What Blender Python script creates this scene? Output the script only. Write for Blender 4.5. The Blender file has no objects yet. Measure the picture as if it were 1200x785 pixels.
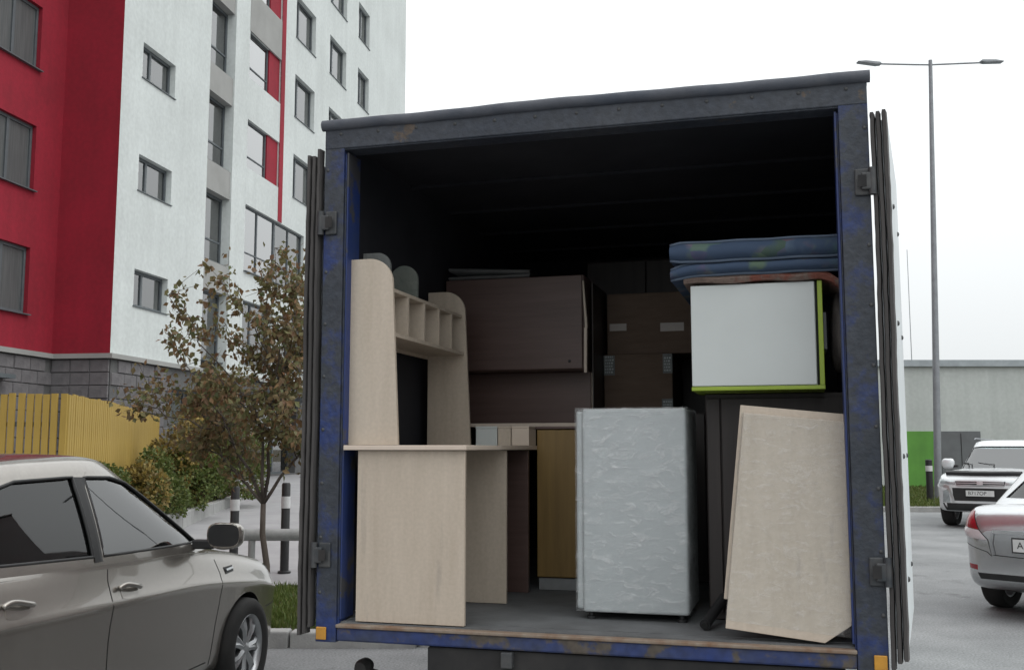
import bpy, bmesh, math, random
from mathutils import Vector, Matrix
from mathutils.bvhtree import BVHTree
random.seed(7)
R = math.radians
scene = bpy.context.scene
COL = scene.collection

# ------------------------------------------------------------------ camera
cam_d = bpy.data.cameras.new('camera')
cam = bpy.data.objects.new('camera', cam_d)
COL.objects.link(cam)
cam.location = (0, 0, 1.58)
cam.rotation_euler = (R(90 + 6.30), 0, 0)
cam_d.sensor_width = 36
cam_d.lens = 36.0
cam_d.clip_start = 0.05
cam_d.clip_end = 3000
scene.camera = cam

# ------------------------------------------------------------------ overcast sky, weak soft sun
SUN_EL, SUN_AZ = 50, 112          # high on the right, veiled by cloud
world = bpy.data.worlds.new('World')
scene.world = world
world.use_nodes = True
wn, wl = world.node_tree.nodes, world.node_tree.links
wn.clear()
w_out = wn.new('ShaderNodeOutputWorld')
w_bg = wn.new('ShaderNodeBackground')
w_bg.inputs['Strength'].default_value = 0.135
sky = wn.new('ShaderNodeTexSky')
sky.sky_type = 'NISHITA'
sky.sun_disc = False
sky.sun_elevation = R(SUN_EL)
sky.sun_rotation = R(SUN_AZ)
sky.dust_density = 4.0
hs = wn.new('ShaderNodeHueSaturation')
hs.inputs['Saturation'].default_value = 0.25
wm = wn.new('ShaderNodeMix')
wm.data_type = 'RGBA'
wm.inputs[0].default_value = 0.9     # cloud veil over the clear sky
wm.inputs[7].default_value = (16.2, 16.8, 17.0, 1)
wl.new(sky.outputs[0], hs.inputs['Color'])
wl.new(hs.outputs[0], wm.inputs[6])
# overcast luminance: (1 + 2 sin(elevation)) / 3, brightest overhead
tcw = wn.new('ShaderNodeTexCoord'); sep = wn.new('ShaderNodeSeparateXYZ')
mrw = wn.new('ShaderNodeMapRange'); mrw.inputs[1].default_value = 0; mrw.inputs[2].default_value = 1
mrw.inputs[3].default_value = .38; mrw.inputs[4].default_value = 1.0
vm = wn.new('ShaderNodeVectorMath'); vm.operation = 'SCALE'
wl.new(tcw.outputs['Generated'], sep.inputs[0]); wl.new(sep.outputs[2], mrw.inputs[0])
wl.new(wm.outputs[2], vm.inputs[0]); wl.new(mrw.outputs[0], vm.inputs['Scale'])
wl.new(vm.outputs[0], w_bg.inputs['Color'])
wl.new(w_bg.outputs[0], w_out.inputs[0])

sun_d = bpy.data.lights.new('sun', 'SUN')
sun_d.energy = 0.7
sun_d.angle = R(35)
sun_d.color = (1.0, 0.97, 0.92)
sun = bpy.data.objects.new('sun', sun_d)
COL.objects.link(sun)
sun.location = (10, -20, 30)
sun.rotation_euler = (R(90 - SUN_EL), 0, R(180 - SUN_AZ))

vs = scene.view_settings
vs.view_transform = 'Standard'
vs.look = 'None'
vs.exposure = 0.0
vs.gamma = 1.0
vs.use_curve_mapping = False

# ================================================================== helpers
def cr(p0, p1, p2, p3, t):
    return 0.5 * ((2 * p1) + (-p0 + p2) * t + (2 * p0 - 5 * p1 + 4 * p2 - p3) * t * t + (-p0 + 3 * p1 - 3 * p2 + p3) * t ** 3)

def spline(pts, n):
    """Catmull-Rom through tuples, n samples per span."""
    out = []
    m = len(pts)
    for i in range(m - 1):
        a, b, c, d = pts[max(i - 1, 0)], pts[i], pts[i + 1], pts[min(i + 2, m - 1)]
        for k in range(n):
            out.append(tuple(cr(a[j], b[j], c[j], d[j], k / n) for j in range(len(b))))
    out.append(tuple(pts[-1]))
    return out

OFF = {}

class MB:
    def __init__(s):
        s.v, s.f, s.m = [], [], []
    def add(s, vs_, fs, mi=0):
        o = len(s.v)
        s.v += [tuple(p) for p in vs_]
        for f in fs:
            s.f.append(tuple(i + o for i in f)); s.m.append(mi)
        return s
    def box(s, a, b, mi=0):
        (x0, y0, z0), (x1, y1, z1) = a, b
        return s.add([(x0, y0, z0), (x1, y0, z0), (x1, y1, z0), (x0, y1, z0), (x0, y0, z1), (x1, y0, z1), (x1, y1, z1), (x0, y1, z1)],
                     [(0, 3, 2, 1), (4, 5, 6, 7), (0, 1, 5, 4), (1, 2, 6, 5), (2, 3, 7, 6), (3, 0, 4, 7)], mi)
    def prism(s, poly, axis, a, b, mi=0):
        """poly of 2-D points extruded along axis ('x': poly is (y,z); 'y': (x,z); 'z': (x,y))."""
        n = len(poly)
        def P(p, t):
            return {'x': (t, p[0], p[1]), 'y': (p[0], t, p[1]), 'z': (p[0], p[1], t)}[axis]
        vv = [P(p, a) for p in poly] + [P(p, b) for p in poly]
        ff = [tuple(range(n))[::-1], tuple(range(n, 2 * n))]
        for i in range(n):
            j = (i + 1) % n
            ff.append((i, j, n + j, n + i))
        return s.add(vv, ff, mi)
    def tube(s, path, r, n=10, mi=0, cap=True):
        path = [Vector(p) for p in path]
        rs = r if isinstance(r, (list, tuple)) else [r] * len(path)
        vv, ff = [], []
        for i, p in enumerate(path):
            d = (path[min(i + 1, len(path) - 1)] - path[max(i - 1, 0)]).normalized()
            up = Vector((0, 0, 1)) if abs(d.z) < 0.9 else Vector((1, 0, 0))
            a = d.cross(up).normalized(); b = a.cross(d)
            for k in range(n):
                t = 2 * math.pi * k / n
                vv.append(p + a * math.cos(t) * rs[i] + b * math.sin(t) * rs[i])
        for i in range(len(path) - 1):
            for k in range(n):
                k2 = (k + 1) % n
                ff.append((i * n + k, i * n + k2, (i + 1) * n + k2, (i + 1) * n + k))
        if cap:
            ff.append(tuple(range(n))[::-1]); o = (len(path) - 1) * n
            ff.append(tuple(range(o, o + n)))
        return s.add(vv, ff, mi)
    def lathe(s, prof, n=32, axis='z', c=(0, 0, 0), mi=0, closed=False):
        vv, ff = [], []
        for (r, h) in prof:
            for k in range(n):
                t = 2 * math.pi * k / n
                a, b = r * math.cos(t), r * math.sin(t)
                p = {'z': (a, b, h), 'x': (h, a, b), 'y': (a, h, b)}[axis]
                vv.append((p[0] + c[0], p[1] + c[1], p[2] + c[2]))
        m = len(prof)
        for i in range(m if closed else m - 1):
            i2 = (i + 1) % m
            for k in range(n):
                k2 = (k + 1) % n
                ff.append((i * n + k, i * n + k2, i2 * n + k2, i2 * n + k))
        return s.add(vv, ff, mi)
    def grid(s, rows, mi=0, closed=False):
        n = len(rows[0]); vv = [p for r in rows for p in r]; ff = []
        for i in range(len(rows) - 1):
            for k in range(n if closed else n - 1):
                k2 = (k + 1) % n
                ff.append((i * n + k, i * n + k2, (i + 1) * n + k2, (i + 1) * n + k))
        return s.add(vv, ff, mi)
    def mesh(s, name, mats, off=(0, 0, 0), smooth=False, fix=True):
        me = bpy.data.meshes.new(name)
        me.from_pydata([(p[0] - off[0], p[1] - off[1], p[2] - off[2]) for p in s.v], [], s.f)
        for mm in (mats if isinstance(mats, (list, tuple)) else [mats]):
            me.materials.append(mm)
        if any(s.m):
            me.polygons.foreach_set('material_index', s.m)
        if fix:
            bm = bmesh.new(); bm.from_mesh(me)
            bmesh.ops.recalc_face_normals(bm, faces=bm.faces)
            bm.to_mesh(me); bm.free()
        if smooth:
            me.polygons.foreach_set('use_smooth', [True] * len(me.polygons))
            if smooth is not True:
                me.set_sharp_from_angle(angle=R(smooth))
        me.update()
        return me
    def build(s, name, mats, parent=None, bevel=0, smooth=False, off=None, fix=True, seg=2):
        if off is None:
            off = OFF.get(parent.name, (0, 0, 0)) if parent else (0, 0, 0)
        me = s.mesh(name, mats, off, smooth, fix)
        o = bpy.data.objects.new(name, me)
        COL.objects.link(o)
        if parent:
            o.parent = parent
            OFF[o.name] = off
        if bevel:
            md = o.modifiers.new('bevel', 'BEVEL'); md.width = bevel; md.segments = seg; md.limit_method = 'ANGLE'; md.angle_limit = R(35)
            md.harden_normals = False
        return o

def tag(o, label=None, cat=None, group=None, kind=None):
    if label: o['label'] = label
    if cat: o['category'] = cat
    if group: o['group'] = group
    if kind: o['kind'] = kind
    return o

def empty(name, loc, rz=0, label=None, cat=None, group=None):
    o = bpy.data.objects.new(name, None)
    COL.objects.link(o)
    o.location = loc; o.rotation_euler = (0, 0, rz)
    o.empty_display_size = 0.2
    return tag(o, label, cat, group)

def put(name, me, parent, loc=(0, 0, 0), rot=(0, 0, 0)):
    """another object on shared mesh data"""
    o = bpy.data.objects.new(name, me); COL.objects.link(o)
    o.parent = parent; o.location = loc; o.rotation_euler = rot
    return o

# ------------------------------------------------------------------ materials
def pmat(name, c1, c2=None, rough=0.6, metal=0.0, scale=6.0, detail=6.0, lo=0.35, hi=0.65, bump=0.0, bscale=None, stretch=(1, 1, 1), coat=0.0, spec=0.5, island=0.0, c3=None, s3=1.5, lo3=.5, hi3=.62, d3=5, rvar=0.0, speck=0.0, sscale=90, streak=0.0):
    m = bpy.data.materials.new(name)
    m.use_nodes = True
    nt = m.node_tree; N, L = nt.nodes, nt.links
    b = N['Principled BSDF']
    b.inputs['Roughness'].default_value = rough
    b.inputs['Metallic'].default_value = metal
    b.inputs['Coat Weight'].default_value = coat
    b.inputs['Specular IOR Level'].default_value = spec
    tc = N.new('ShaderNodeTexCoord'); mp = N.new('ShaderNodeMapping')
    mp.inputs['Scale'].default_value = stretch
    L.new(tc.outputs['Object'], mp.inputs['Vector'])
    nz = N.new('ShaderNodeTexNoise')
    nz.inputs['Scale'].default_value = scale; nz.inputs['Detail'].default_value = detail; nz.inputs['Roughness'].default_value = 0.62
    L.new(mp.outputs[0], nz.inputs['Vector'])
    rp = N.new('ShaderNodeValToRGB')
    c2 = c2 or tuple(x * 0.8 for x in c1)
    rp.color_ramp.elements[0].position = lo; rp.color_ramp.elements[1].position = hi
    rp.color_ramp.elements[0].color = (*c1, 1); rp.color_ramp.elements[1].color = (*c2, 1)
    L.new(nz.outputs['Fac'], rp.inputs[0])
    col = rp.outputs[0]
    if c3:
        n3 = N.new('ShaderNodeTexNoise'); n3.inputs['Scale'].default_value = s3; n3.inputs['Detail'].default_value = d3; n3.inputs['Roughness'].default_value = .65
        L.new(mp.outputs[0], n3.inputs['Vector'])
        r3 = N.new('ShaderNodeMapRange'); r3.inputs[1].default_value = lo3; r3.inputs[2].default_value = hi3
        L.new(n3.outputs['Fac'], r3.inputs[0])
        mx = N.new('ShaderNodeMix'); mx.data_type = 'RGBA'
        L.new(r3.outputs[0], mx.inputs[0]); L.new(col, mx.inputs[6]); mx.inputs[7].default_value = (*c3, 1)
        col = mx.outputs[2]
    def shade(fac_out, amt, c):
        mr_ = N.new('ShaderNodeMapRange'); mr_.inputs[1].default_value = .35; mr_.inputs[2].default_value = .68; mr_.inputs[3].default_value = 1 - amt; mr_.inputs[4].default_value = 1 + amt * .6
        L.new(fac_out, mr_.inputs[0])
        h_ = N.new('ShaderNodeHueSaturation'); L.new(mr_.outputs[0], h_.inputs['Value']); L.new(c, h_.inputs['Color'])
        return h_.outputs[0]
    if speck:
        ns = N.new('ShaderNodeTexNoise'); ns.inputs['Scale'].default_value = sscale; ns.inputs['Detail'].default_value = 2
        L.new(tc.outputs['Object'], ns.inputs['Vector']); col = shade(ns.outputs['Fac'], speck, col)
    if streak:
        ms = N.new('ShaderNodeMapping'); ms.inputs['Scale'].default_value = (3.5, 3.5, .16); L.new(tc.outputs['Object'], ms.inputs['Vector'])
        nk = N.new('ShaderNodeTexNoise'); nk.inputs['Scale'].default_value = 1.0; nk.inputs['Detail'].default_value = 8; L.new(ms.outputs[0], nk.inputs['Vector'])
        col = shade(nk.outputs['Fac'], streak, col)
    if island:
        gi = N.new('ShaderNodeNewGeometry'); h = N.new('ShaderNodeHueSaturation')
        mr = N.new('ShaderNodeMapRange'); mr.inputs[3].default_value = 1 - island; mr.inputs[4].default_value = 1 + island
        L.new(gi.outputs['Random Per Island'], mr.inputs[0]); L.new(mr.outputs[0], h.inputs['Value'])
        L.new(col, h.inputs['Color']); col = h.outputs[0]
    L.new(col, b.inputs['Base Color'])
    if rvar:
        mr2 = N.new('ShaderNodeMapRange'); mr2.inputs[3].default_value = max(rough - rvar, .02); mr2.inputs[4].default_value = min(rough + rvar, 1)
        L.new(nz.outputs['Fac'], mr2.inputs[0]); L.new(mr2.outputs[0], b.inputs['Roughness'])
    if bump:
        nb = N.new('ShaderNodeTexNoise'); nb.inputs['Scale'].default_value = bscale or scale * 4; nb.inputs['Detail'].default_value = 5
        L.new(mp.outputs[0], nb.inputs['Vector'])
        bp = N.new('ShaderNodeBump'); bp.inputs['Strength'].default_value = 1.0; bp.inputs['Distance'].default_value = bump
        L.new(nb.outputs['Fac'], bp.inputs['Height']); L.new(bp.outputs[0], b.inputs['Normal'])
    return m

def leafmat(name, cols, trans=0.25):
    m = bpy.data.materials.new(name); m.use_nodes = True
    nt = m.node_tree; N, L = nt.nodes, nt.links
    b = N['Principled BSDF']; b.inputs['Roughness'].default_value = 0.55; b.inputs['Specular IOR Level'].default_value = 0.3
    g = N.new('ShaderNodeNewGeometry'); rp = N.new('ShaderNodeValToRGB')
    rp.color_ramp.interpolation = 'LINEAR'
    els = rp.color_ramp.elements
    while len(els) < len(cols): els.new(0.5)
    for i, c in enumerate(cols):
        els[i].position = i / (len(cols) - 1); els[i].color = (*c, 1)
    L.new(g.outputs['Random Per Island'], rp.inputs[0]); L.new(rp.outputs[0], b.inputs['Base Color'])
    tr = N.new('ShaderNodeBsdfTranslucent'); L.new(rp.outputs[0], tr.inputs['Color'])
    mx = N.new('ShaderNodeMixShader'); mx.inputs[0].default_value = trans
    L.new(b.outputs[0], mx.inputs[1]); L.new(tr.outputs[0], mx.inputs[2]); L.new(mx.outputs[0], N['Material Output'].inputs[0])
    return m

def glassmat(name, tint, refl=0.06, rough=0.02):
    """thin pane: Fresnel reflection over a tinted transparent layer"""
    m = bpy.data.materials.new(name); m.use_nodes = True
    nt = m.node_tree; N, L = nt.nodes, nt.links
    N.remove(N['Principled BSDF'])
    t = N.new('ShaderNodeBsdfTransparent'); t.inputs[0].default_value = (*tint, 1)
    g = N.new('ShaderNodeBsdfGlossy'); g.inputs['Roughness'].default_value = rough
    f = N.new('ShaderNodeFresnel'); f.inputs[0].default_value = 1.5
    a = N.new('ShaderNodeMath'); a.operation = 'ADD'; a.inputs[1].default_value = refl; a.use_clamp = True
    mx = N.new('ShaderNodeMixShader')
    L.new(f.outputs[0], a.inputs[0]); L.new(a.outputs[0], mx.inputs[0]); L.new(t.outputs[0], mx.inputs[1]); L.new(g.outputs[0], mx.inputs[2])
    L.new(mx.outputs[0], N['Material Output'].inputs[0])
    return m

def filmmat(name, lo_, hi_, dcol):
    """stretch film: glossy wrinkled clear skin"""
    m = bpy.data.materials.new(name); m.use_nodes = True
    nt = m.node_tree; N, L = nt.nodes, nt.links
    N.remove(N['Principled BSDF'])
    tc = N.new('ShaderNodeTexCoord'); mp = N.new('ShaderNodeMapping'); mp.inputs['Scale'].default_value = (6.0, 6.0, 14); mp.inputs['Rotation'].default_value = (0, R(12), 0)
    L.new(tc.outputs['Object'], mp.inputs[0])
    nz = N.new('ShaderNodeTexNoise'); nz.inputs['Scale'].default_value = 2.4; nz.inputs['Detail'].default_value = 10; nz.inputs['Roughness'].default_value = .72; nz.inputs['Distortion'].default_value = .8
    L.new(mp.outputs[0], nz.inputs['Vector'])
    bp = N.new('ShaderNodeBump'); bp.inputs['Distance'].default_value = 0.012; L.new(nz.outputs['Fac'], bp.inputs['Height'])
    g = N.new('ShaderNodeBsdfGlossy'); g.inputs['Roughness'].default_value = 0.2; L.new(bp.outputs[0], g.inputs['Normal'])
    d = N.new('ShaderNodeBsdfDiffuse'); d.inputs[0].default_value = (*dcol, 1)
    m1 = N.new('ShaderNodeMixShader'); m1.inputs[0].default_value = .5; L.new(g.outputs[0], m1.inputs[1]); L.new(d.outputs[0], m1.inputs[2])
    t = N.new('ShaderNodeBsdfTransparent'); t.inputs[0].default_value = (.95, .97, .98, 1)
    r = N.new('ShaderNodeMapRange'); r.inputs[1].default_value = .50; r.inputs[2].default_value = .66; r.inputs[3].default_value = lo_; r.inputs[4].default_value = hi_
    L.new(nz.outputs['Fac'], r.inputs[0])
    mx = N.new('ShaderNodeMixShader'); L.new(r.outputs[0], mx.inputs[0]); L.new(t.outputs[0], mx.inputs[1]); L.new(m1.outputs[0], mx.inputs[2])
    L.new(mx.outputs[0], N['Material Output'].inputs[0])
    return m

M = {}
M['asphalt'] = pmat('asphalt', (.18, .187, .19), (.265, .272, .275), rough=.9, scale=.8, detail=14, bump=.006, bscale=60, c3=(.12, .122, .124), s3=1.1, lo3=.60, hi3=.70, d3=10, speck=.28, sscale=55)
M['paving'] = pmat('paving', (.26, .255, .265), (.32, .315, .32), rough=.9, scale=1.5, detail=12, bump=.003, bscale=40)
M['kerb'] = pmat('kerb', (.27, .27, .265), (.36, .36, .35), rough=.9, scale=5, detail=10, bump=.004, bscale=60)
M['soil'] = pmat('soil', (.06, .05, .035), (.09, .08, .05), rough=1, scale=4, bump=.01)
M['plaster_white'] = pmat('plaster_white', (.62, .655, .645), (.55, .58, .57), rough=.9, scale=.5, detail=12, bump=.004, bscale=60, streak=.04, speck=.06, sscale=9)
M['plaster_red'] = pmat('plaster_red', (.30, .008, .026), (.23, .007, .020), rough=.85, scale=.6, detail=12, bump=.004, bscale=60, streak=.07, speck=.08, sscale=9)
M['plaster_grey'] = pmat('plaster_grey', (.33, .33, .32), (.28, .28, .27), rough=.9, scale=1, detail=8)
M['stone'] = pmat('stone', (.105, .10, .105), (.19, .18, .185), rough=.9, scale=2.2, detail=10, bump=.012, bscale=14, island=.15)
M['mortar'] = pmat('mortar', (.12, .12, .12), rough=.95, scale=6)
M['frame_grey'] = pmat('frame_grey', (.10, .115, .125), rough=.5, scale=4)
M['frame_white'] = pmat('frame_white', (.62, .64, .65), rough=.5, scale=4)
M['pane'] = glassmat('pane', (.80, .84, .86), .26)
M['pane_blind'] = pmat('pane_blind', (.075, .080, .082), (.11, .115, .115), rough=.42, spec=.3, scale=3, stretch=(1, 8, .4))
M['pane_clear'] = glassmat('pane_clear', (.55, .6, .66), .5)
M['curtain'] = pmat('curtain', (.74, .76, .76), (.52, .54, .55), rough=.9, scale=3, stretch=(1, 6, .3))
M['dark_room'] = pmat('dark_room', (.085, .09, .095), rough=.9, scale=2)
M['fence_yellow'] = pmat('fence_yellow', (.40, .27, .055), (.31, .205, .04), rough=.7, scale=5, detail=8, stretch=(1, 1, .2))
M['garage_wall'] = pmat('garage_wall', (.49, .52, .50), (.43, .46, .44), rough=.9, scale=.5, detail=12, streak=.05, speck=.06, sscale=8)
M['garage_cap'] = pmat('garage_cap', (.36, .40, .42), rough=.6, scale=3)
M['lime_panel'] = pmat('lime_panel', (.10, .29, .04), (.085, .25, .035), rough=.6, scale=2, streak=.1)
M['grey_door'] = pmat('grey_door', (.13, .14, .145), (.11, .115, .12), rough=.6, scale=2)
M['galv'] = pmat('galv', (.27, .285, .30), (.22, .23, .245), rough=.55, metal=.4, scale=5)
M['rail'] = pmat('rail', (.34, .345, .34), (.26, .265, .26), rough=.6, metal=.2, scale=8)
M['black_plastic'] = pmat('black_plastic', (.012, .012, .013), (.02, .02, .021), rough=.5, scale=9)
M['white_band'] = pmat('white_band', (.6, .6, .6), (.5, .5, .5), rough=.6, scale=9)
M['bark'] = pmat('bark', (.060, .048, .040), (.10, .082, .068), rough=.95, scale=14, bump=.006, stretch=(1, 1, .3))
# truck
M['frame_paint'] = pmat('frame_paint', (.022, .029, .042), (.048, .052, .060), rough=.55, scale=3.0, detail=12, lo=.38, hi=.66, c3=(.012, .030, .125), s3=3.0, lo3=.49, hi3=.58, d3=12, speck=.25, sscale=30, streak=.2, bump=.003, bscale=45, rvar=.15)
M['beam_paint'] = pmat('beam_paint', (.022, .029, .044), (.042, .048, .060), rough=.55, scale=3.0, detail=12, lo=.38, hi=.66, c3=(.085, .062, .045), s3=6, lo3=.62, hi3=.66, d3=12, speck=.25, sscale=30, bump=.003, bscale=45, rvar=.15)
M['frame_blue'] = pmat('frame_blue', (.012, .030, .14), (.022, .038, .11), rough=.5, scale=5, detail=8, c3=(.05, .05, .055), s3=4.6, lo3=.55, hi3=.59, d3=12, bump=.002)
M['sill_paint'] = pmat('sill_paint', (.014, .034, .15), (.04, .05, .085), rough=.6, scale=4, detail=10, c3=(.085, .070, .055), s3=4.2, lo3=.52, hi3=.57, d3=12, speck=.25, sscale=30, bump=.003)
M['rust_edge'] = pmat('rust_edge', (.17, .10, .06), (.24, .20, .16), rough=.8, scale=12, detail=8)
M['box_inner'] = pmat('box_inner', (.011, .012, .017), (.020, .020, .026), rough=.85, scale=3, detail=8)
M['box_floor'] = pmat('box_floor', (.085, .088, .09), (.14, .145, .15), rough=.75, scale=3.5, detail=10, bump=.003, bscale=30)
M['box_outer'] = pmat('box_outer', (.62, .66, .67), (.52, .55, .56), rough=.5, scale=1.5, detail=8)
M['tarp'] = pmat('tarp', (.045, .055, .075), (.085, .09, .105), rough=.7, scale=5, detail=8, bump=.01, bscale=9)
M['rubber'] = pmat('rubber', (.022, .021, .021), (.045, .043, .042), rough=.8, scale=9, detail=8, bump=.004)
M['gasket'] = pmat('gasket', (.040, .037, .036), (.075, .070, .068), rough=.85, scale=9, detail=8, stretch=(1, 1, .15), bump=.004)
M['hinge'] = pmat('hinge', (.035, .04, .046), (.075, .075, .075), rough=.6, metal=.2, scale=14)
M['amber'] = pmat('amber', (.55, .27, .03), (.42, .20, .03), rough=.4, scale=20)
M['chassis'] = pmat('chassis', (.012, .012, .013), (.03, .028, .027), rough=.8, scale=6)
# cargo
M['maple'] = pmat('maple', (.51, .435, .355), (.44, .37, .295), rough=.5, scale=3.0, detail=12, stretch=(6, 6, .7), lo=.3, hi=.7, speck=.05, sscale=70, c3=(.36, .31, .26), s3=2.2, lo3=.60, hi3=.75, d3=8)
M['maple_edge'] = pmat('maple_edge', (.60, .51, .43), (.54, .45, .37), rough=.5, scale=4)
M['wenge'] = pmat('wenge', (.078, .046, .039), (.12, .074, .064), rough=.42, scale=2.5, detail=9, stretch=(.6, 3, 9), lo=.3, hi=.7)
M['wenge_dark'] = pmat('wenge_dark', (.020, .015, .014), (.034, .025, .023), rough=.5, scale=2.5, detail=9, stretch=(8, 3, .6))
M['orange_wood'] = pmat('orange_wood', (.25, .155, .045), (.19, .115, .032), rough=.45, scale=2.5, detail=9, stretch=(7, 3, .6))
M['grey_board'] = pmat('grey_board', (.26, .27, .275), (.2, .2, .2), rough=.7, scale=5)
M['cardboard'] = pmat('cardboard', (.105, .072, .052), (.135, .095, .07), rough=.85, scale=4, detail=8, stretch=(1, 1, 5))
M['tape'] = pmat('tape', (.36, .32, .29), (.30, .27, .25), rough=.4, scale=6)
M['label_dark'] = pmat('label_dark', (.10, .115, .115), (.17, .185, .185), rough=.6, scale=10)
M['ink'] = pmat('ink', (.42, .46, .46), rough=.6, scale=10)
M['white_panel'] = pmat('white_panel', (.54, .57, .56), (.50, .53, .52), rough=.35, scale=2)
M['lime_edge'] = pmat('lime_edge', (.28, .38, .03), (.24, .33, .03), rough=.4, scale=5)
M['appliance'] = pmat('appliance', (.41, .425, .425), (.37, .385, .385), rough=.35, scale=2)
M['film'] = filmmat('film', .14, .46, (.82, .84, .84))
M['film_thin'] = filmmat('film_thin', .05, .24, (.82, .79, .76))
M['cloth_grey'] = pmat('cloth_grey', (.16, .165, .16), (.12, .125, .12), rough=.95, scale=9, bump=.01, bscale=20)
M['cloth_green'] = pmat('cloth_green', (.085, .10, .09), (.12, .125, .11), rough=.95, scale=9, bump=.01, bscale=20)
M['rug'] = pmat('rug', (.20, .145, .12), (.14, .10, .085), rough=.9, scale=20, bump=.006, c3=(.20, .07, .05), s3=5, lo3=.55, hi3=.62)
M['piping'] = pmat('piping', (.08, .11, .16), rough=.7, scale=8)
M['bag'] = pmat('bag', (.16, .14, .13), (.12, .105, .10), rough=.8, scale=7, bump=.02, bscale=8)
# cars
M['tyre'] = pmat('tyre', (.014, .014, .014), (.024, .023, .022), rough=.85, scale=9)
M['rim'] = pmat('rim', (.48, .49, .5), (.4, .41, .42), rough=.3, metal=.75, scale=6)
M['brake'] = pmat('brake', (.04, .04, .042), rough=.6, metal=.5, scale=6)
M['chrome'] = pmat('chrome', (.62, .64, .65), rough=.34, metal=.8, scale=5)
M['car_dark'] = pmat('car_dark', (.012, .012, .013), (.02, .02, .02), rough=.55, scale=6)
M['seam'] = pmat('seam', (.01, .01, .01), rough=.8, scale=6)
M['interior'] = pmat('interior', (.018, .019, .02), (.03, .03, .031), rough=.8, scale=6)
M['car_glass'] = glassmat('car_glass', (.50, .62, .63), .13)
M['car_glass_dark'] = glassmat('car_glass_dark', (.28, .33, .33), .03)
M['lamp_red'] = pmat('lamp_red', (.30, .010, .018), (.20, .007, .013), rough=.25, coat=.4, scale=14)
M['lamp_clear'] = pmat('lamp_clear', (.58, .52, .53), (.48, .42, .43), rough=.2, coat=.6, scale=14)
M['headlamp'] = pmat('headlamp', (.34, .37, .38), (.5, .54, .55), rough=.15, coat=.8, metal=.4, scale=10)
M['plate_white'] = pmat('plate_white', (.66, .67, .66), (.58, .59, .58), rough=.4, scale=9)
M['plate_ink'] = pmat('plate_ink', (.02, .02, .022), rough=.5, scale=9)
def carpaint(name, c, dirt):
    return pmat(name, c, tuple(x * .93 for x in c), rough=.26, metal=.8, scale=40, coat=.8, c3=dirt, s3=1.4, lo3=.55, hi3=.9)
M['paint_bronze'] = carpaint('paint_bronze', (.33, .305, .275), (.18, .16, .14))
M['paint_silver'] = carpaint('paint_silver', (.55, .56, .57), (.40, .395, .39))
M['paint_white'] = pmat('paint_white', (.66, .68, .69), (.62, .64, .65), rough=.3, coat=.6, scale=20, metal=.15)

# leaves
M['leaf_rowan'] = leafmat('leaf_rowan', [(.12, .105, .05), (.19, .115, .06), (.13, .14, .055), (.22, .12, .06), (.15, .155, .065), (.18, .10, .06), (.10, .12, .05), (.17, .15, .07)], .3)
M['leaf_yellow'] = leafmat('leaf_yellow', [(.24, .175, .05), (.31, .23, .06), (.13, .095, .04), (.27, .20, .065), (.10, .11, .045)], .25)
M['leaf_hedge'] = leafmat('leaf_hedge', [(.055, .08, .020), (.105, .14, .035), (.075, .10, .026), (.15, .155, .045)], .22)
M['grass'] = leafmat('grass', [(.055, .085, .018), (.10, .14, .03), (.075, .11, .025), (.15, .16, .05)], .25)

# ================================================================== ground, road, pavements
def sheet(name, quads, mat, kind='structure'):
    b = MB()
    for q in quads:
        b.add(q, [tuple(range(len(q)))])
    o = b.build(name, mat)
    return tag(o, kind=kind)
S = 900
sheet('ground', [[(-S, -S, -.02), (S, -S, -.02), (S, S, -.02), (-S, S, -.02)]], M['soil'])
sheet('asphalt_road', [[(-40, -60, 0), (80, -60, 0), (80, 90, 0), (-40, 90, 0)]], M['asphalt'])

# grass verge behind the near kerb, paved walk rising to the building
A16 = math.tan(R(16))
def side_x(y): return -.55 + (y - 8.5) * A16
prof = [(11.2, .125), (17.0, .28), (23.0, .38), (32.0, .70), (60.0, .74)]
pv = []
for (ya, za), (yb, zb) in zip(prof, prof[1:]):
    pv.append([(-40, ya, za), (side_x(ya), ya, za), (side_x(yb), yb, zb), (-40, yb, zb)])
pav = sheet('pavement', pv, M['paving'])
sheet('verge_soil', [[(-40, 8.5, .10), (side_x(8.5), 8.5, .10), (side_x(11.2), 11.2, .11), (-40, 11.2, .11)]], M['soil'])

# kerb stones: one shared mesh, laid end to end
def kerb_run(name, pts, h=.13, w=.16, stone=1.0, z=0.0, top=None):
    root = empty(name, (pts[0][0], pts[0][1], z))
    tag(root, kind='structure')
    b = MB().box((0, -w / 2, -.1), (stone - .012, w / 2, h))
    me = b.mesh('kerb_stone', M['kerb'])
    first = True
    for (x0, y0), (x1, y1) in zip(pts, pts[1:]):
        L_ = math.hypot(x1 - x0, y1 - y0); n = max(1, round(L_ / stone)); a = math.atan2(y1 - y0, x1 - x0)
        for i in range(n):
            t = i / n
            o = put('kerb_stone', me, root, (x0 + (x1 - x0) * t - pts[0][0], y0 + (y1 - y0) * t - pts[0][1], random.uniform(-.004, .004)), (0, 0, a + random.uniform(-.004, .004)))
            o.scale.x = (L_ / n) / stone
            md = o.modifiers.new('bevel', 'BEVEL'); md.width = .015; md.segments = 2
    return root
kerb_run('kerb', [(-14, 8.44), (-.75, 8.44), (-.52, 8.62), (side_x(9.6), 9.6), (side_x(25.8), 25.8)])
kerb_run('far_kerb', [(6.8, 25.9), (50, 25.9)], stone=1.5)

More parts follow.
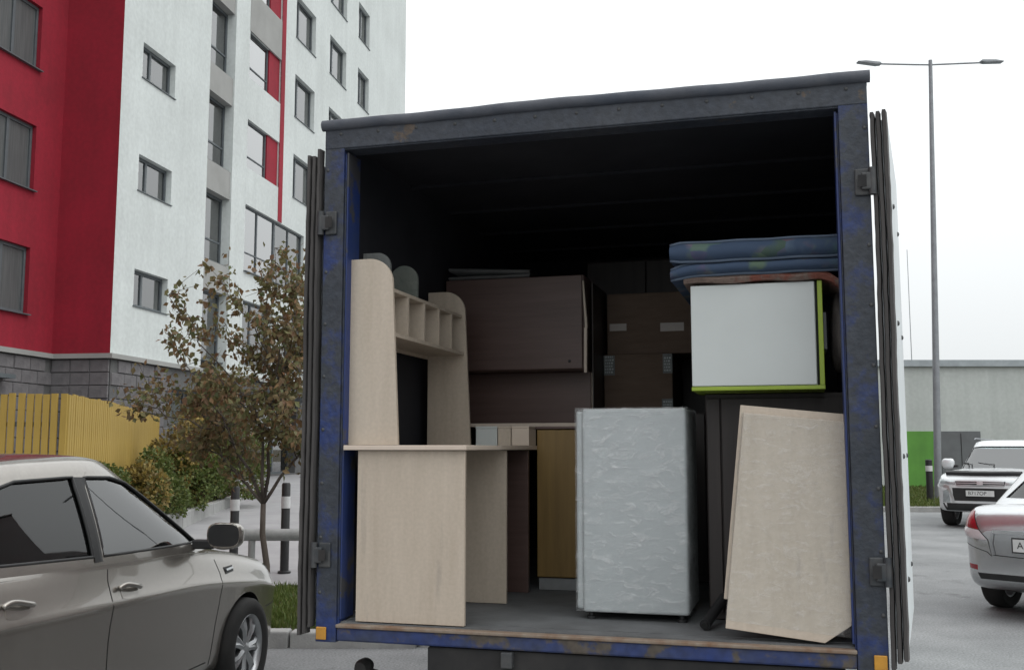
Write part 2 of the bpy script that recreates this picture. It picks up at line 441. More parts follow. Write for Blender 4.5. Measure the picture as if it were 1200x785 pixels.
def blades(name, region, n, h, mat, w=.006, kind='stuff', zf=lambda x, y: 0):
    v, f = [], []
    for i in range(n):
        x, y = region()
        z = zf(x, y); a = random.uniform(0, 6.28); hh = h * random.uniform(.45, 1.15); l = hh * random.uniform(.1, .6); ww = w * random.uniform(.7, 1.4)
        dx, dy = math.cos(a), math.sin(a); b = random.uniform(0, 6.28); lx, ly = math.cos(b) * l, math.sin(b) * l
        k = len(v)
        v += [(x - dx * ww, y - dy * ww, z), (x + dx * ww, y + dy * ww, z), (x + lx * .4 + dx * ww * .7, y + ly * .4 + dy * ww * .7, z + hh * .6), (x + lx * .4 - dx * ww * .7, y + ly * .4 - dy * ww * .7, z + hh * .6), (x + lx, y + ly, z + hh)]
        f += [(k, k + 1, k + 2, k + 3), (k + 3, k + 2, k + 4)]
    me = bpy.data.meshes.new(name); me.from_pydata(v, [], f); me.materials.append(mat); me.update()
    o = bpy.data.objects.new(name, me); COL.objects.link(o)
    return o
def reg1():
    while True:
        y = random.uniform(8.58, 11.15); x = random.uniform(-5.5, side_x(y) - .05)
        return x, y
g1 = blades('grass', reg1, 26000, .085, M['grass'], zf=lambda x, y: .10)
tag(g1, 'short green grass on the verge behind the near kerb', 'grass', kind='stuff')
sheet('verge_far_soil', [[(6.8, 25.98, .10), (50, 25.98, .10), (50, 36.2, .22), (6.8, 36.2, .22)]], M['soil'])
g2 = blades('grass', lambda: (random.uniform(9, 20), random.uniform(26.0, 35.9)), 26000, .12, M['grass'], w=.014, zf=lambda x, y: .10 + (y - 26) * .0118)
tag(g2, 'grass strip in front of the low grey building', 'grass', kind='stuff')

# ================================================================== apartment building
BT = R(9.25)
C0 = Vector((-9.2, 23.34, 0))
bld = empty('apartment_building', C0, -BT, 'tall white and dark red apartment building with stone base behind the fence', 'building')
TOP = 30.0; BASE = 3.62; FL = 2.82

def holed_wall(name, mat, parent, axis_x, s0, s1, z0, z1, holes):
    """wall in the plane x = axis_x (s along y) with rectangular openings (s0,s1,z0,z1,depth) and their reveals"""
    ss = sorted({s0, s1, *[h[0] for h in holes], *[h[1] for h in holes]})
    zz = sorted({z0, z1, *[h[2] for h in holes], *[h[3] for h in holes]})
    b = MB(); idx = {}
    def V(s, z):
        if (s, z) not in idx:
            idx[(s, z)] = len(b.v); b.v.append((axis_x, s, z))
        return idx[(s, z)]
    for i in range(len(ss) - 1):
        for j in range(len(zz) - 1):
            cs, cz = (ss[i] + ss[i + 1]) / 2, (zz[j] + zz[j + 1]) / 2
            if any(h[0] < cs < h[1] and h[2] < cz < h[3] for h in holes): continue
            b.f.append((V(ss[i], zz[j]), V(ss[i + 1], zz[j]), V(ss[i + 1], zz[j + 1]), V(ss[i], zz[j + 1]))); b.m.append(0)
    for (a, c, d, e, dep) in holes:
        x0, x1 = axis_x, axis_x - dep
        b.add([(x0, a, d), (x0, c, d), (x0, c, e), (x0, a, e), (x1, a, d), (x1, c, d), (x1, c, e), (x1, a, e)],
              [(0, 4, 5, 1), (1, 5, 6, 2), (2, 6, 7, 3), (3, 7, 4, 0)])
    return b.build(name, mat, parent, fix=False)

def window(parent, x, s0, s1, z0, z1, bars=(), hbars=(), fmat='frame_grey', pmat_='pane', fw=.07, curtain=0.0, back=.35, sill=True, roommat='dark_room'):
    """frame bars (the window), pane and sill as sub-parts; x is the plane of the frame's outer face"""
    b = MB(); t = .07
    b.box((x - t, s0, z0), (x, s0 + fw, z1)); b.box((x - t, s1 - fw, z0), (x, s1, z1))
    b.box((x - t, s0 + fw, z0), (x, s1 - fw, z0 + fw)); b.box((x - t, s0 + fw, z1 - fw), (x, s1 - fw, z1))
    for q in bars:
        c = s0 + (s1 - s0) * q
        b.box((x - t + .004, c - fw * .6, z0 + fw), (x - .004, c + fw * .6, z1 - fw))
    for q in hbars:
        c = z0 + (z1 - z0) * q
        b.box((x - t + .008, s0 + fw, c - fw * .35), (x - .008, s1 - fw, c + fw * .35))
    w = b.build('window', M[fmat], parent)
    p = MB().box((x - .045, s0 + fw * .5, z0 + fw * .5), (x - .035, s1 - fw * .5, z1 - fw * .5)).build('pane', M[pmat_], w)
    MB().box((x - back - .05, s0 - .02, z0 - .02), (x - back, s1 + .02, z1 + .02)).build('room_wall', M[roommat], w)
    if curtain:
        n = 14; rows = []
        for k in range(2):
            rows.append([(x - .13 - .02 * math.sin(i * 2.1), s0 + (s1 - s0) * curtain * i / n, z0 + .02 + (z1 - z0 - .04) * k) for i in range(n + 1)])
        MB().grid(rows).build('curtain', M['curtain'], w)
    if sill:
        MB().box((x - .02, s0 - .03, z0 - .026), (x + .185, s1 + .03, z0 - .003)).build('sill', M['frame_grey'], w)
    return w

DEP = .22
holes = []; wins = []
k0 = range(0, 9)
for k in range(0, 8):                                  # small windows of the first column
    z = 4.97 + FL * k
    holes.append((.91, 2.54, z, z + .89, DEP)); wins.append((.91, 2.54, z, z + .89, dict(bars=(.38,), curtain=random.choice([.5, .75, .9]))))
strip = (4.5, 6.1, 3.7, 29.2, .34)
holes.append(strip)
for k in range(-1, 8):                                 # tall windows with grey spandrels between
    z = 6.84 + FL * k
    if z < 3.7: z = 4.02
    wins.append((4.5, 6.1, z, 6.84 + FL * k + 1.95, dict(bars=(.34,), hbars=(.33,), sill=True, x=-.28, curtain=random.choice([.5, .8, 1.0]))))
for k in range(1, 7):                                  # glazed balconies with a red side
    z = 7.24 + FL * k
    holes.append((7.1, 9.6, z, z + 1.5, .5))
holes.append((7.1, 12.0, 6.88, 8.92, .5))
for k in range(0, 6):
    z = 10.06 + FL * k
    holes.append((10.85, 12.75, z, z + 1.5, DEP)); wins.append((10.85, 12.75, z, z + 1.5, dict(bars=(.3,), curtain=random.choice([0, .4, .9]))))
    holes.append((14.28, 16.2, z, z + 1.5, DEP)); wins.append((14.28, 16.2, z, z + 1.5, dict(bars=(.35,), curtain=random.choice([.4, .9]))))
    holes.append((17.7, 19.2, z, z + 1.5, DEP)); wins.append((17.7, 19.2, z, z + 1.5, dict(bars=(.5,), curtain=random.choice([0, .5, .9]))))
for (a, c) in ((7.1, 9.4), (10.2, 12.4), (14.4, 16.4), (17.6, 19.3)):
    holes.append((a, c, 4.1, 6.0, DEP)); wins.append((a, c, 4.1, 6.0, dict(bars=(.4,), curtain=.6)))
holed_wall('white_wall', M['plaster_white'], bld, 0, 0, 25.05, BASE, TOP, holes)
b = MB()                                               # far end, back and roof of the white block
b.add([(0, 25.05, 0), (-14, 25.05, 0), (-14, 25.05, TOP), (0, 25.05, TOP)], [(0, 1, 2, 3)])
b.add([(-14, 25.05, 0), (-14, -26, 0), (-14, -26, TOP), (-14, 25.05, TOP)], [(0, 1, 2, 3)])
b.build('rear_wall', M['plaster_white'], bld, fix=False)
rf = MB().box((-14.1, -.2, TOP), (.12, 25.2, TOP + .35)).build('roof', M['plaster_grey'], bld)
for (a, c, d, e, o) in wins:
    o = dict(o); x = o.pop('x', -DEP + .07)
    window(bld, x, a, c, d, e, **o)
for k in range(-1, 8):
    z = 6.84 + FL * k
    MB().box((-.33, 4.503, z + 1.955), (-.05, 6.097, z + FL - .04)).build('spandrel_panel', M['plaster_grey'], bld)
MB().box((-.42, 4.5, 3.7), (-.345, 6.1, 29.2)).build('strip_backing', M['dark_room'], bld)
for k in range(1, 7):
    z = 7.24 + FL * k
    window(bld, -.10, 7.104, 8.72, z + .004, z + 1.496, bars=(), hbars=(.27,), fw=.05, pmat_='pane_clear', sill=False, back=.42, roommat='curtain')
    MB().box((-.49, 8.73, z + .002), (-.06, 9.597, z + 1.498)).build('red_panel', M['plaster_red'], bld)
MB().box((-.02, 7.08, 14.36), (.012, 9.58, 15.68)).build('spandrel_panel', M['plaster_grey'], bld)
window(bld, -.10, 7.104, 9.6, 6.884, 8.916, bars=(.45,), hbars=(.3,), fw=.05, pmat_='pane_clear', sill=True, back=.42, roommat='curtain')
window(bld, -.10, 9.61, 11.996, 6.884, 8.916, bars=(.5,), hbars=(.3,), fw=.05, sill=True, back=.42)
MB().box((-.02, 9.60, 8.94), (.015, 9.93, TOP)).build('red_stripe', M['plaster_red'], bld)

# red wing: end wall at s = 0 and a face set back, coming towards the street
LR = 1.46
rh = []
for k in range(0, 8):
    z = 4.54 + 2.80 * k
    rh.append((-2.75, -.98, z, z + 1.5, .2))
    rh.append((-6.6, -4.6, z, z + 1.5, .2)); rh.append((-10.6, -8.6, z, z + 1.5, .2))
holed_wall('red_wall', M['plaster_red'], bld, -LR, -26, 0, BASE, TOP, rh)
for h in rh:
    window(bld, -LR - .1, h[0], h[1], h[2], h[3], bars=(.52,), pmat_='pane_blind', sill=True)
MB().add([(-LR, 0, BASE), (0, 0, BASE), (0, 0, TOP), (-LR, 0, TOP)], [(0, 1, 2, 3)]).build('red_wall', M['plaster_red'], bld, fix=False)
MB().add([(-14, -26, 0), (-LR, -26, 0), (-LR, -26, TOP), (-14, -26, TOP)], [(0, 1, 2, 3)]).build('red_wall', M['plaster_red'], bld, fix=False)
MB().box((-14.1, -26.1, TOP), (-LR + .12, -.21, TOP + .35)).build('roof', M['plaster_grey'], bld)

# stone-clad ground floor: backing, cornice, individual blocks, shop windows
ghol = [(2.9, 6.3, .9, 3.1, .5), (7.4, 11.6, .75, 3.1, .5), (12.8, 17.4, .75, 3.1, .5), (18.6, 23.6, .75, 3.1, .5)]
base = holed_wall('stone_base', M['mortar'], bld, .02, .0, 25.05, 0, BASE - .01, ghol)
for h in ghol:
    window(bld, -.2, h[0], h[1], h[2], h[3], bars=(.33, .66), sill=False, back=1.0)
base2 = MB().add([(-LR + .02, -26, 0), (-LR + .02, -.02, 0), (-LR + .02, -.02, BASE - .01), (-LR + .02, -26, BASE - .01)], [(0, 1, 2, 3)]).add(
    [(-LR + .02, -.02, 0), (.02, -.02, 0), (.02, -.02, BASE - .01), (-LR + .02, -.02, BASE - .01)], [(0, 1, 2, 3)]).build('stone_base', M['mortar'], bld, fix=False)
bh = .30
blk = {}
def block(parent, cx, cy, cz, L_, rot, d=.03):
    key = round(L_, 3)
    if key not in blk:
        q = MB(); e = .012
        q.add([(0, 0, 0), (L_, 0, 0), (L_, 0, bh - .014), (0, 0, bh - .014), (e, -d, e), (L_ - e, -d, e), (L_ - e, -d, bh - .014 - e), (e, -d, bh - .014 - e)],
              [(4, 5, 6, 7), (0, 1, 5, 4), (1, 2, 6, 5), (2, 3, 7, 6), (3, 0, 4, 7)])
        blk[key] = q.mesh('stone_block', M['stone'], fix=False)
    o = put('stone_block', blk[key], parent, (cx, cy, cz), (0, 0, rot))
    o.scale.y = random.uniform(.6, 1.3)
    return o
for r in range(4, 12):
    z = r * bh + .01
    for i in range(3):                                 # end wall, facing the street
        off = (r % 2) * .24
        x = -LR + .03 + i * .485
        block(base2, x, -.022, z, .47, 0)
    for i in range(9):                                 # wing face
        y = -.55 - i * .56 - (r % 2) * .28
        block(base2, -LR + .022, y, z, .545, R(90))
    for i in range(5):                                 # white block's base up to the first shop window
        y = .02 + i * .56 + (r % 2) * .28
        if y + .55 > 2.88: continue
        block(base, .022, y, z, .545, R(90))
cor = MB().box((-LR + .0, -26, BASE), (-LR + .13, -.13, BASE + .11)).box((-LR + .0, -.13, BASE), (.13, .0, BASE + .11)).box((0.002, .0, BASE), (.13, 25.05, BASE + .11))
cor.build('cornice', M['plaster_grey'], bld)
# porch canopy and light post of the entrance
MB().box((.0, 7.0, 3.12), (1.5, 12.0, 3.3)).build('canopy', M['frame_grey'], bld)
MB().box((-LR - .02, -2.9, 3.05), (-LR + .35, -1.75, 3.14)).build('canopy', M['frame_grey'], bld)

# ================================================================== yellow board fence
fence = empty('board_fence', (-5.63, 13, .12), 0, 'yellow vertical board fence below the red wall, turning away behind shrubs', 'fence')
OFF[fence.name] = (-5.63, 13, .12)
bw = .088
bme = MB().prism([(-bw / 2, -.01), (bw / 2, -.01), (bw / 2 - .006, .012), (-bw / 2 + .006, .012)], 'z', 0, 2.14).mesh('board', M['fence_yellow'])
fpath = [(-10.5, 12.55), (-5.63, 13.0), (-5.95, 15.2), (-7.9, 23.0)]
pitch = .104
for (x0, y0), (x1, y1) in zip(fpath, fpath[1:]):
    L_ = math.hypot(x1 - x0, y1 - y0); n = int(L_ / pitch); a = math.atan2(y1 - y0, x1 - x0)
    for i in range(n):
        t = (i + .5) / n
        y = y0 + (y1 - y0) * t
        g = .12 + max(0, y - 13) * .028
        o = put('board', bme, fence, (x0 + (x1 - x0) * t + 5.63, y - 13, random.uniform(-.012, .012)), (0, random.uniform(-.006, .006), a + math.pi))
    q = MB()
    nx, ny = -math.sin(a), math.cos(a)
    for z in (.55, 1.85):
        q.prism([(x0 + nx * .02, y0 + ny * .02), (x1 + nx * .02, y1 + ny * .02), (x1 + nx * .06, y1 + ny * .06), (x0 + nx * .06, y0 + ny * .06)], 'z', z, z + .06)
    q.build('rail', M['frame_grey'], fence)
    for i in range(int(L_ / 2.4) + 1):
        t = min(.96, i * 2.4 / L_ + .08)
        px, py = x0 + (x1 - x0) * t + nx * .1, y0 + (y1 - y0) * t + ny * .1
        MB().box((px - .03, py - .03, .0), (px + .03, py + .03, 2.1)).build('post', M['frame_grey'], fence)

# ================================================================== vegetation
def add_leaf(v, f, p, size, d=None, wide=.45):
    a = Vector((random.gauss(0, 1), random.gauss(0, 1), random.gauss(0, .7))) if d is None else d + Vector((random.gauss(0, .5), random.gauss(0, .5), random.gauss(0, .5)))
    if a.length < 1e-4: a = Vector((0, 0, 1))
    a.normalize()
    s = a.cross(Vector((random.gauss(0, 1), random.gauss(0, 1), random.gauss(0, 1))))
    if s.length < 1e-4: return
    s.normalize(); nrm = a.cross(s)
    L_ = size * random.uniform(.6, 1.25); w = L_ * wide * random.uniform(.7, 1.2)
    k = len(v)
    v += [tuple(p), tuple(p + a * L_ * .45 + s * w + nrm * w * .3), tuple(p + a * L_), tuple(p + a * L_ * .45 - s * w + nrm * w * .3)]
    f += [(k, k + 1, k + 2), (k, k + 2, k + 3)]

def branch_path(p, q, n=6, wob=.06, sag=0.0):
    p, q = Vector(p), Vector(q); L_ = (q - p).length; pts = []
    for i in range(n + 1):
        t = i / n
        w = wob * L_ * math.sin(math.pi * t)
        pts.append(p.lerp(q, t) + Vector((random.gauss(0, 1), random.gauss(0, 1), random.gauss(0, .6))) * w * .5 + Vector((0, 0, math.sin(math.pi * t) * sag * L_)))
    return pts

def rowan(base, s):
    """slim young tree: stem forking at knee height, ascending limbs, leaf clumps strung along the twigs"""
    t = empty('rowan_tree', base, 0, 'young tree with sparse russet autumn leaves on the verge beside the truck', 'tree')
    wood = MB(); lv, lf = [], []
    fork = Vector((0.0, 0, .92))
    wood.tube([(0.06, 0, -.12), (.05, .01, .3), (.0, 0, .62), fork], [.038, .032, .029, .026], 10)
    # limb ends (x, z) across the picture, scattered in depth
    ends = [(-1.42, 2.15, .35, .10), (-1.30, 1.95, -.2, .12), (-1.08, 2.62, .1, .14), (-.88, 2.98, -.3, .15), (-.95, 2.3, .5, .16), (-.52, 2.78, .2, .2), (-.42, 3.12, -.1, .18), (-.15, 3.35, .2, .22), (.05, 3.55, 0, .2), (.22, 3.38, .4, .26), (.35, 3.1, -.2, .30),
            (.48, 2.75, .2, .34), (.62, 2.5, -.1, .32), (.7, 2.05, .3, .30), (.5, 2.2, -.4, .36), (.2, 2.75, -.3, .32), (-.1, 2.55, .4, .3), (-.3, 2.15, -.4, .28), (.1, 2.1, .3, .34), (-.65, 1.95, -.3, .2), (-.75, 1.65, .2, .18), (-.4, 1.65, .4, .25), (.3, 1.75, -.4, .34), (.45, 1.6, .2, .26), (.0, 1.7, -.2, .24), (.75, 1.5, .3, .2), (-1.0, 1.62, .3, .1)]
    mains = [Vector((-.45, .1, 1.75)), Vector((-.1, -.12, 2.1)), Vector((.15, .15, 2.3)), Vector((.45, 0, 1.55)), Vector((-.3, .0, 1.25))]
    for m_ in mains:
        pts = branch_path(fork, m_, 5, .05); wood.tube(pts, [.020 - .010 * i / 5 for i in range(6)], 7)
    for (x, z, dy, dens) in ends:
        e = Vector((x, dy * 1.6, z))
        src = min(mains, key=lambda m_: (m_ - e).length + (0 if m_.z < e.z + .05 else 1.5))
        st = fork.lerp(src, random.uniform(.55, 1))
        pts = branch_path(st, e, 7, .07, .03)
        wood.tube(pts, [.010 - .0075 * i / 7 for i in range(8)], 5)
        for i in range(1, 8):
            p = pts[i]
            for _ in range(2 if i < 4 else 3):
                tw = p + Vector((random.gauss(0, .15), random.gauss(0, .2), random.gauss(.03, .14)))
                wood.tube([p, p.lerp(tw, .5) + Vector((0, 0, .015)), tw], [.0035, .0025, .0015], 4, cap=False)
                n = int((25 * dens + 9) * (1.15 if i > 3 else .5) * s)
                for _ in range(n):
                    c = p.lerp(tw, random.uniform(.2, 1.15)) + Vector((random.gauss(0, .042), random.gauss(0, .05), random.gauss(-.01, .042)))
                    add_leaf(lv, lf, c, .072, Vector((0, 0, -.5)), .36)
    wood.build('trunk', M['bark'], t, smooth=True)
    me = bpy.data.meshes.new('crown'); me.from_pydata(lv, [], lf); me.materials.append(M['leaf_rowan']); me.update()
    o = bpy.data.objects.new('crown', me); COL.objects.link(o); o.parent = t
    return t
rowan((-2.52, 10.5, .10), 1.0)

def shrub(name, base, rad, n, leaf, mat, label, cat, stems=8, lob=9, group=None, wide=.45):
    t = empty(name, base, 0, label, cat, group)
    v, f = [], []
    lobes = []
    for i in range(lob):
        a = random.uniform(0, 6.28); r = random.uniform(.1, .75)
        lobes.append((Vector((math.cos(a) * r * rad[0], math.sin(a) * r * rad[1], rad[2] * random.uniform(.25, .82))), random.uniform(.3, .5)))
    for i in range(n):
        c, k = random.choice(lobes)
        d = Vector((random.gauss(0, 1), random.gauss(0, 1), random.gauss(0, 1))).normalized() * random.uniform(.55, 1.08) ** .6
        p = c + Vector((d.x * rad[0] * k, d.y * rad[1] * k, d.z * rad[2] * k * .8))
        if p.z < .03: p.z = random.uniform(.03, .3)
        add_leaf(v, f, p, leaf, d * .8, wide)
    w = MB()
    for i in range(stems):
        c, k = lobes[i % len(lobes)]
        w.tube(branch_path((random.gauss(0, .07), random.gauss(0, .07), -.05), c, 4, .05), [.014, .011, .009, .007, .004], 5)
    w.build('stems', M['bark'], t, smooth=True)
    me = bpy.data.meshes.new('foliage'); me.from_pydata(v, [], f); me.materials.append(mat); me.update()
    o = bpy.data.objects.new('foliage', me); COL.objects.link(o); o.parent = t
    return t

# raised bed with its kerb
sheet('planting_bed', [[(-5.62, 13.1, .42), (-5.52, 16.9, .50), (-6.3, 23.6, .56), (-7.9, 23.6, .56), (-6.1, 15.4, .46)]], M['soil'])
kerb_run('bed_kerb', [(-5.50, 13.1), (-5.44, 16.9), (-6.22, 23.6)], h=.30, w=.16, stone=1.0, z=.24)
shrub('yellow_shrub', (-5.95, 18.6, .48), (.7, .9, 1.75), 5200, .075, M['leaf_yellow'], 'amber yellow autumn shrub in front of the fence end', 'shrub', group=None)
shrub('yellow_shrub', (-5.62, 15.9, .46), (.4, .6, .95), 2400, .07, M['leaf_yellow'], 'smaller straw yellow shrub low against the turning fence', 'shrub')
shrub('hedge_bush', (-5.62, 16.6, .46), (.62, .8, .98), 5200, .06, M['leaf_hedge'], 'green hedge bush nearest the car roof in the raised bed', 'shrub', group='green hedge bushes in the raised bed')
shrub('hedge_bush', (-5.72, 18.6, .48), (.75, 1.0, 1.05), 5600, .06, M['leaf_hedge'], 'green hedge bush in the middle of the raised bed', 'shrub', group='green hedge bushes in the raised bed')
shrub('hedge_bush', (-6.0, 21.2, .52), (.85, 1.3, 1.25), 6200, .07, M['leaf_hedge'], 'green hedge bush at the far end of the raised bed', 'shrub', group='green hedge bushes in the raised bed')
shrub('hedge_bush', (-5.78, 14.6, .44), (.5, .8, .85), 4200, .055, M['leaf_hedge'], 'low green hedge bush at the fence corner hidden by the car roof', 'shrub', group='green hedge bushes in the raised bed')
shrub('russet_shrub', (-7.0, 24.8, .45), (1.2, 1.2, 2.9), 5200, .11, M['leaf_rowan'], 'tall dull russet shrub in shade against the building base', 'shrub')

# ================================================================== bollards and barrier rail
def bollard(x, y, z, h, label, r=.050):
    t = empty('bollard', (x, y, z), 0, label, 'bollard', 'black and white bollards on the walk')
    MB().lathe([(.0, 0), (r * 1.5, 0), (r * 1.5, .03), (r, .04), (r, h - .02), (r * .8, h), (0, h)], 20).build('post', M['black_plastic'], t, smooth=40)
    for zz in (h * .72, ):
        MB().lathe([(r + .003, zz), (r + .003, zz + h * .13)], 20).build('reflective_band', M['white_band'], t, smooth=True)
    return t
bollard(-3.22, 12.05, .14, 1.0, 'banded bollard just right of the car mirror')
bollard(-2.63, 12.05, .14, 1.04, 'banded bollard between the young tree and the truck door')
rail = empty('barrier_rail', (-3.0, 11.6, .12), 0, 'low grey pipe barrier running behind the young tree', 'barrier')
MB().tube([(-.15, 0, .50), (2.1, .02, .50)], .066, 16).build('rail_pipe', M['rail'], rail, smooth=40)
for px in (.1, 1.9):
    MB().tube([(px, 0, 0), (px, 0, .44)], .04, 12).build('post', M['rail'], rail, smooth=40)

# ================================================================== far right: low grey building, lamp, mast
gar = empty('low_building', (13, 36.2, .15), 0, 'low pale grey building with lime green panel behind the parked cars', 'building')
OFF[gar.name] = (13, 36.2, .15)
MB().box((6.5, 36.2, .0), (60, 50, 4.45)).build('wall', M['garage_wall'], gar)
MB().box((6.4, 36.08, 4.45), (60.1, 50.1, 4.68)).build('parapet_cap', M['garage_cap'], gar)
MB().box((13.7, 36.14, .22), (15.0, 36.195, 2.17)).build('lime_panel', M['lime_panel'], gar)
d = MB().box((15.06, 36.12, .22), (16.45, 36.195, 2.17)).build('door', M['grey_door'], gar)
MB().box((15.75, 36.105, .3), (15.765, 36.118, 2.1)).build('door_seam', M['seam'], d)

lamp = empty('street_lamp', (12.02, 29.2, .12), R(4), 'tall grey street lamp with two arms right of the truck', 'street lamp')
MB().lathe([(0, 0), (.15, 0), (.15, .05), (.105, .06), (.098, 3), (.055, 12.86), (0, 12.87)], 18).build('pole', M['galv'], lamp, smooth=40)
for sx, z1 in ((-1, -.09), (1, .20)):
    a = MB().tube([(0, 0, 12.72), (sx * .5, 0, 12.72 + z1 * .25), (sx * 1.75, 0, 12.73 + z1 * .8)], .026, 10).build('arm', M['galv'], lamp, smooth=40)
    zc = 12.73 + z1 * .85
    h_ = MB().prism([(sx * 1.5, zc - .02), (sx * 1.65, zc - .045), (sx * 2.2, zc + .0), (sx * 2.23, zc + .04), (sx * 1.98, zc + .07), (sx * 1.55, zc + .05)], 'y', -.10, .10).build('lamp_head', M['galv'], a, bevel=.02)
lamp.rotation_euler = (0, R(1.6), R(4))
mast = MB().tube([(0, 0, 0), (0, 0, 13.3)], [.035, .018], 8).build('antenna_mast', M['galv'], smooth=40)
mast.location = (23.5, 60, 0)
tag(mast, 'thin distant mast showing above the low building left of the street lamp', 'mast')
bollard(11.55, 28.6, .12, 1.15, 'lone dark bollard on grass before the lime green panel', .09)
bollard(12.75, 28.2, .12, 1.35, 'dark bollard in front of the grey doors beside the SUV', .09)

# ================================================================== box truck
TA = R(15.7)
TO = Vector((.257, 3.952, 0))
truck = empty('box_truck', TO, -TA, 'open box truck with worn blue grey rear frame loaded with furniture', 'truck')
def wor(l):
    return Vector((TO.x + math.cos(TA) * l[0] + math.sin(TA) * l[1], TO.y - math.sin(TA) * l[0] + math.cos(TA) * l[1], l[2]))
HW, ZB, ZT, BL = 1.093, .81, 2.958, 3.25        # half width, frame bottom and top, box length
FZ = .885                                       # cargo floor
# rear frame
MB().box((-HW, 0, ZB - .005), (-1.004, .12, ZT - .10)).box((-1.004, .012, ZB), (-.998, .12, 2.82)).build('left_post', M['frame_paint'], truck, bevel=.012)
MB().box((.989, 0, ZB - .02), (HW, .12, ZT - .10)).box((.983, .012, ZB), (.989, .12, 2.82)).build('right_post', M['frame_paint'], truck, bevel=.012)
MB().box((-.997, .018, FZ + .01), (-.990, .135, 2.825)).build('left_inner_flange', M['frame_blue'], truck)
MB().box((.975, .018, FZ + .01), (.982, .135, 2.825)).build('right_inner_flange', M['frame_blue'], truck)
MB().box((-HW, -.002, ZT - .118), (HW, .12, ZT - .02)).box((-HW + .05, .003, ZT - .124), (HW - .05, .1, ZT - .115)).build('top_beam', M['beam_paint'], truck, bevel=.012)
b = MB(); n = 60; rows = []
for i in range(n + 1):                                     # roof edge roll of worn sheet, slightly lumpy
    x = -HW - .012 + (2 * HW + .024) * i / n
    w = .0008 * math.sin(i * .35) + .0008 * math.sin(i * .9 + 1) + .006 * math.exp(-((i - 28) / 9.0) ** 2)
    rows.append([(x, -.02 + .022 * math.cos(t) + .02, ZT - .014 + w + .024 * math.sin(t)) for t in [2 * math.pi * k / 12 for k in range(12)]])
b.grid(rows, closed=True); b.f += [tuple(range(12)), tuple(range(n * 12, n * 12 + 12))]; b.m += [0, 0]
b.build('roof_edge_roll', M['tarp'], truck, smooth=50)
# sill with its rusty lip
MB().box((-1.004, .004, ZB), (.989, .11, FZ - .022)).build('rear_sill', M['sill_paint'], truck, bevel=.008)
MB().box((-1.004, -.006, FZ - .022), (.989, .10, FZ - .008)).build('sill_lip', M['rust_edge'], truck, bevel=.004)
MB().box((-1.004, .03, FZ - .010), (.989, .11, FZ - .002)).build('sill_plate', M['box_floor'], truck)
# box
MB().box((-1.06, .10, FZ - .06), (1.06, BL, FZ)).build('cargo_floor', M['box_floor'], truck)
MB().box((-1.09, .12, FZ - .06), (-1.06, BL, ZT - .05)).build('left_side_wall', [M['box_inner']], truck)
MB().box((-1.095, .125, FZ - .06), (-1.0905, BL, ZT - .05)).build('left_side_skin', [M['box_outer']], truck)
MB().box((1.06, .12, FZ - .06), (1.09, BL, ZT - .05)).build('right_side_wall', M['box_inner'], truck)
MB().box((1.0905, .125, FZ - .06), (1.095, BL, ZT - .05)).build('right_side_skin', M['box_outer'], truck)
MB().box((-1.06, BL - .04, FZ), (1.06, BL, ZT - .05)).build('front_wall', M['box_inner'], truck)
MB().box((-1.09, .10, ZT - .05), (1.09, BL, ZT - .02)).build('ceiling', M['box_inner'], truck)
MB().box((-1.1, .08, ZT - .018), (1.1, BL + .02, ZT - .004)).build('roof_skin', M['box_outer'], truck)
for i in range(4):
    y = .9 + i * .6
    MB().box((-1.058, y, ZT - .066), (1.058, y + .04, ZT - .052)).build('roof_bow', M['box_inner'], truck)
riv = MB().lathe([(0, -.004), (.006, -.003), (.008, 0)], 8, 'y').mesh('rivet', M['hinge'], smooth=True)
for i in range(13):
    put('rivet', riv, truck, (-1.02 + 2.04 * i / 12, -.0025, ZT - .055))
for i in range(9):
    for x in (-1.078, 1.080):
        put('rivet', riv, truck, (x, -.0005, 1.0 + 1.75 * i / 8))
# hinges and corner reflectors
for sx, zs in ((-1, (2.52, 1.15)), (1, (2.545, 1.15))):
    for z in zs:
        x = sx * 1.06
        h_ = MB().box((x - .022, -.012, z - .05), (x + .03, -.001, z + .05)).build('hinge', M['hinge'], truck, bevel=.006)
        MB().tube([(sx * (HW + .006), -.016, z - .05), (sx * (HW + .006), -.016, z + .05)], .014, 12).build('pin', M['hinge'], h_, smooth=40)
        MB().box((min(x, sx * 1.11), -.028, z - .032), (max(x, sx * 1.11), -.012, z + .032)).build('strap', M['hinge'], h_, bevel=.005)
        MB().box((x - .012, -.030, z - .022), (x + .018, -.0285, z + .022)).build('strap_recess', M['chassis'], h_)
for sx in (-1, 1):
    MB().box((sx * 1.065 - .022, -.010, .815), (sx * 1.065 + .022, -.002, .865)).build('corner_reflector', M['amber'], truck, bevel=.003)

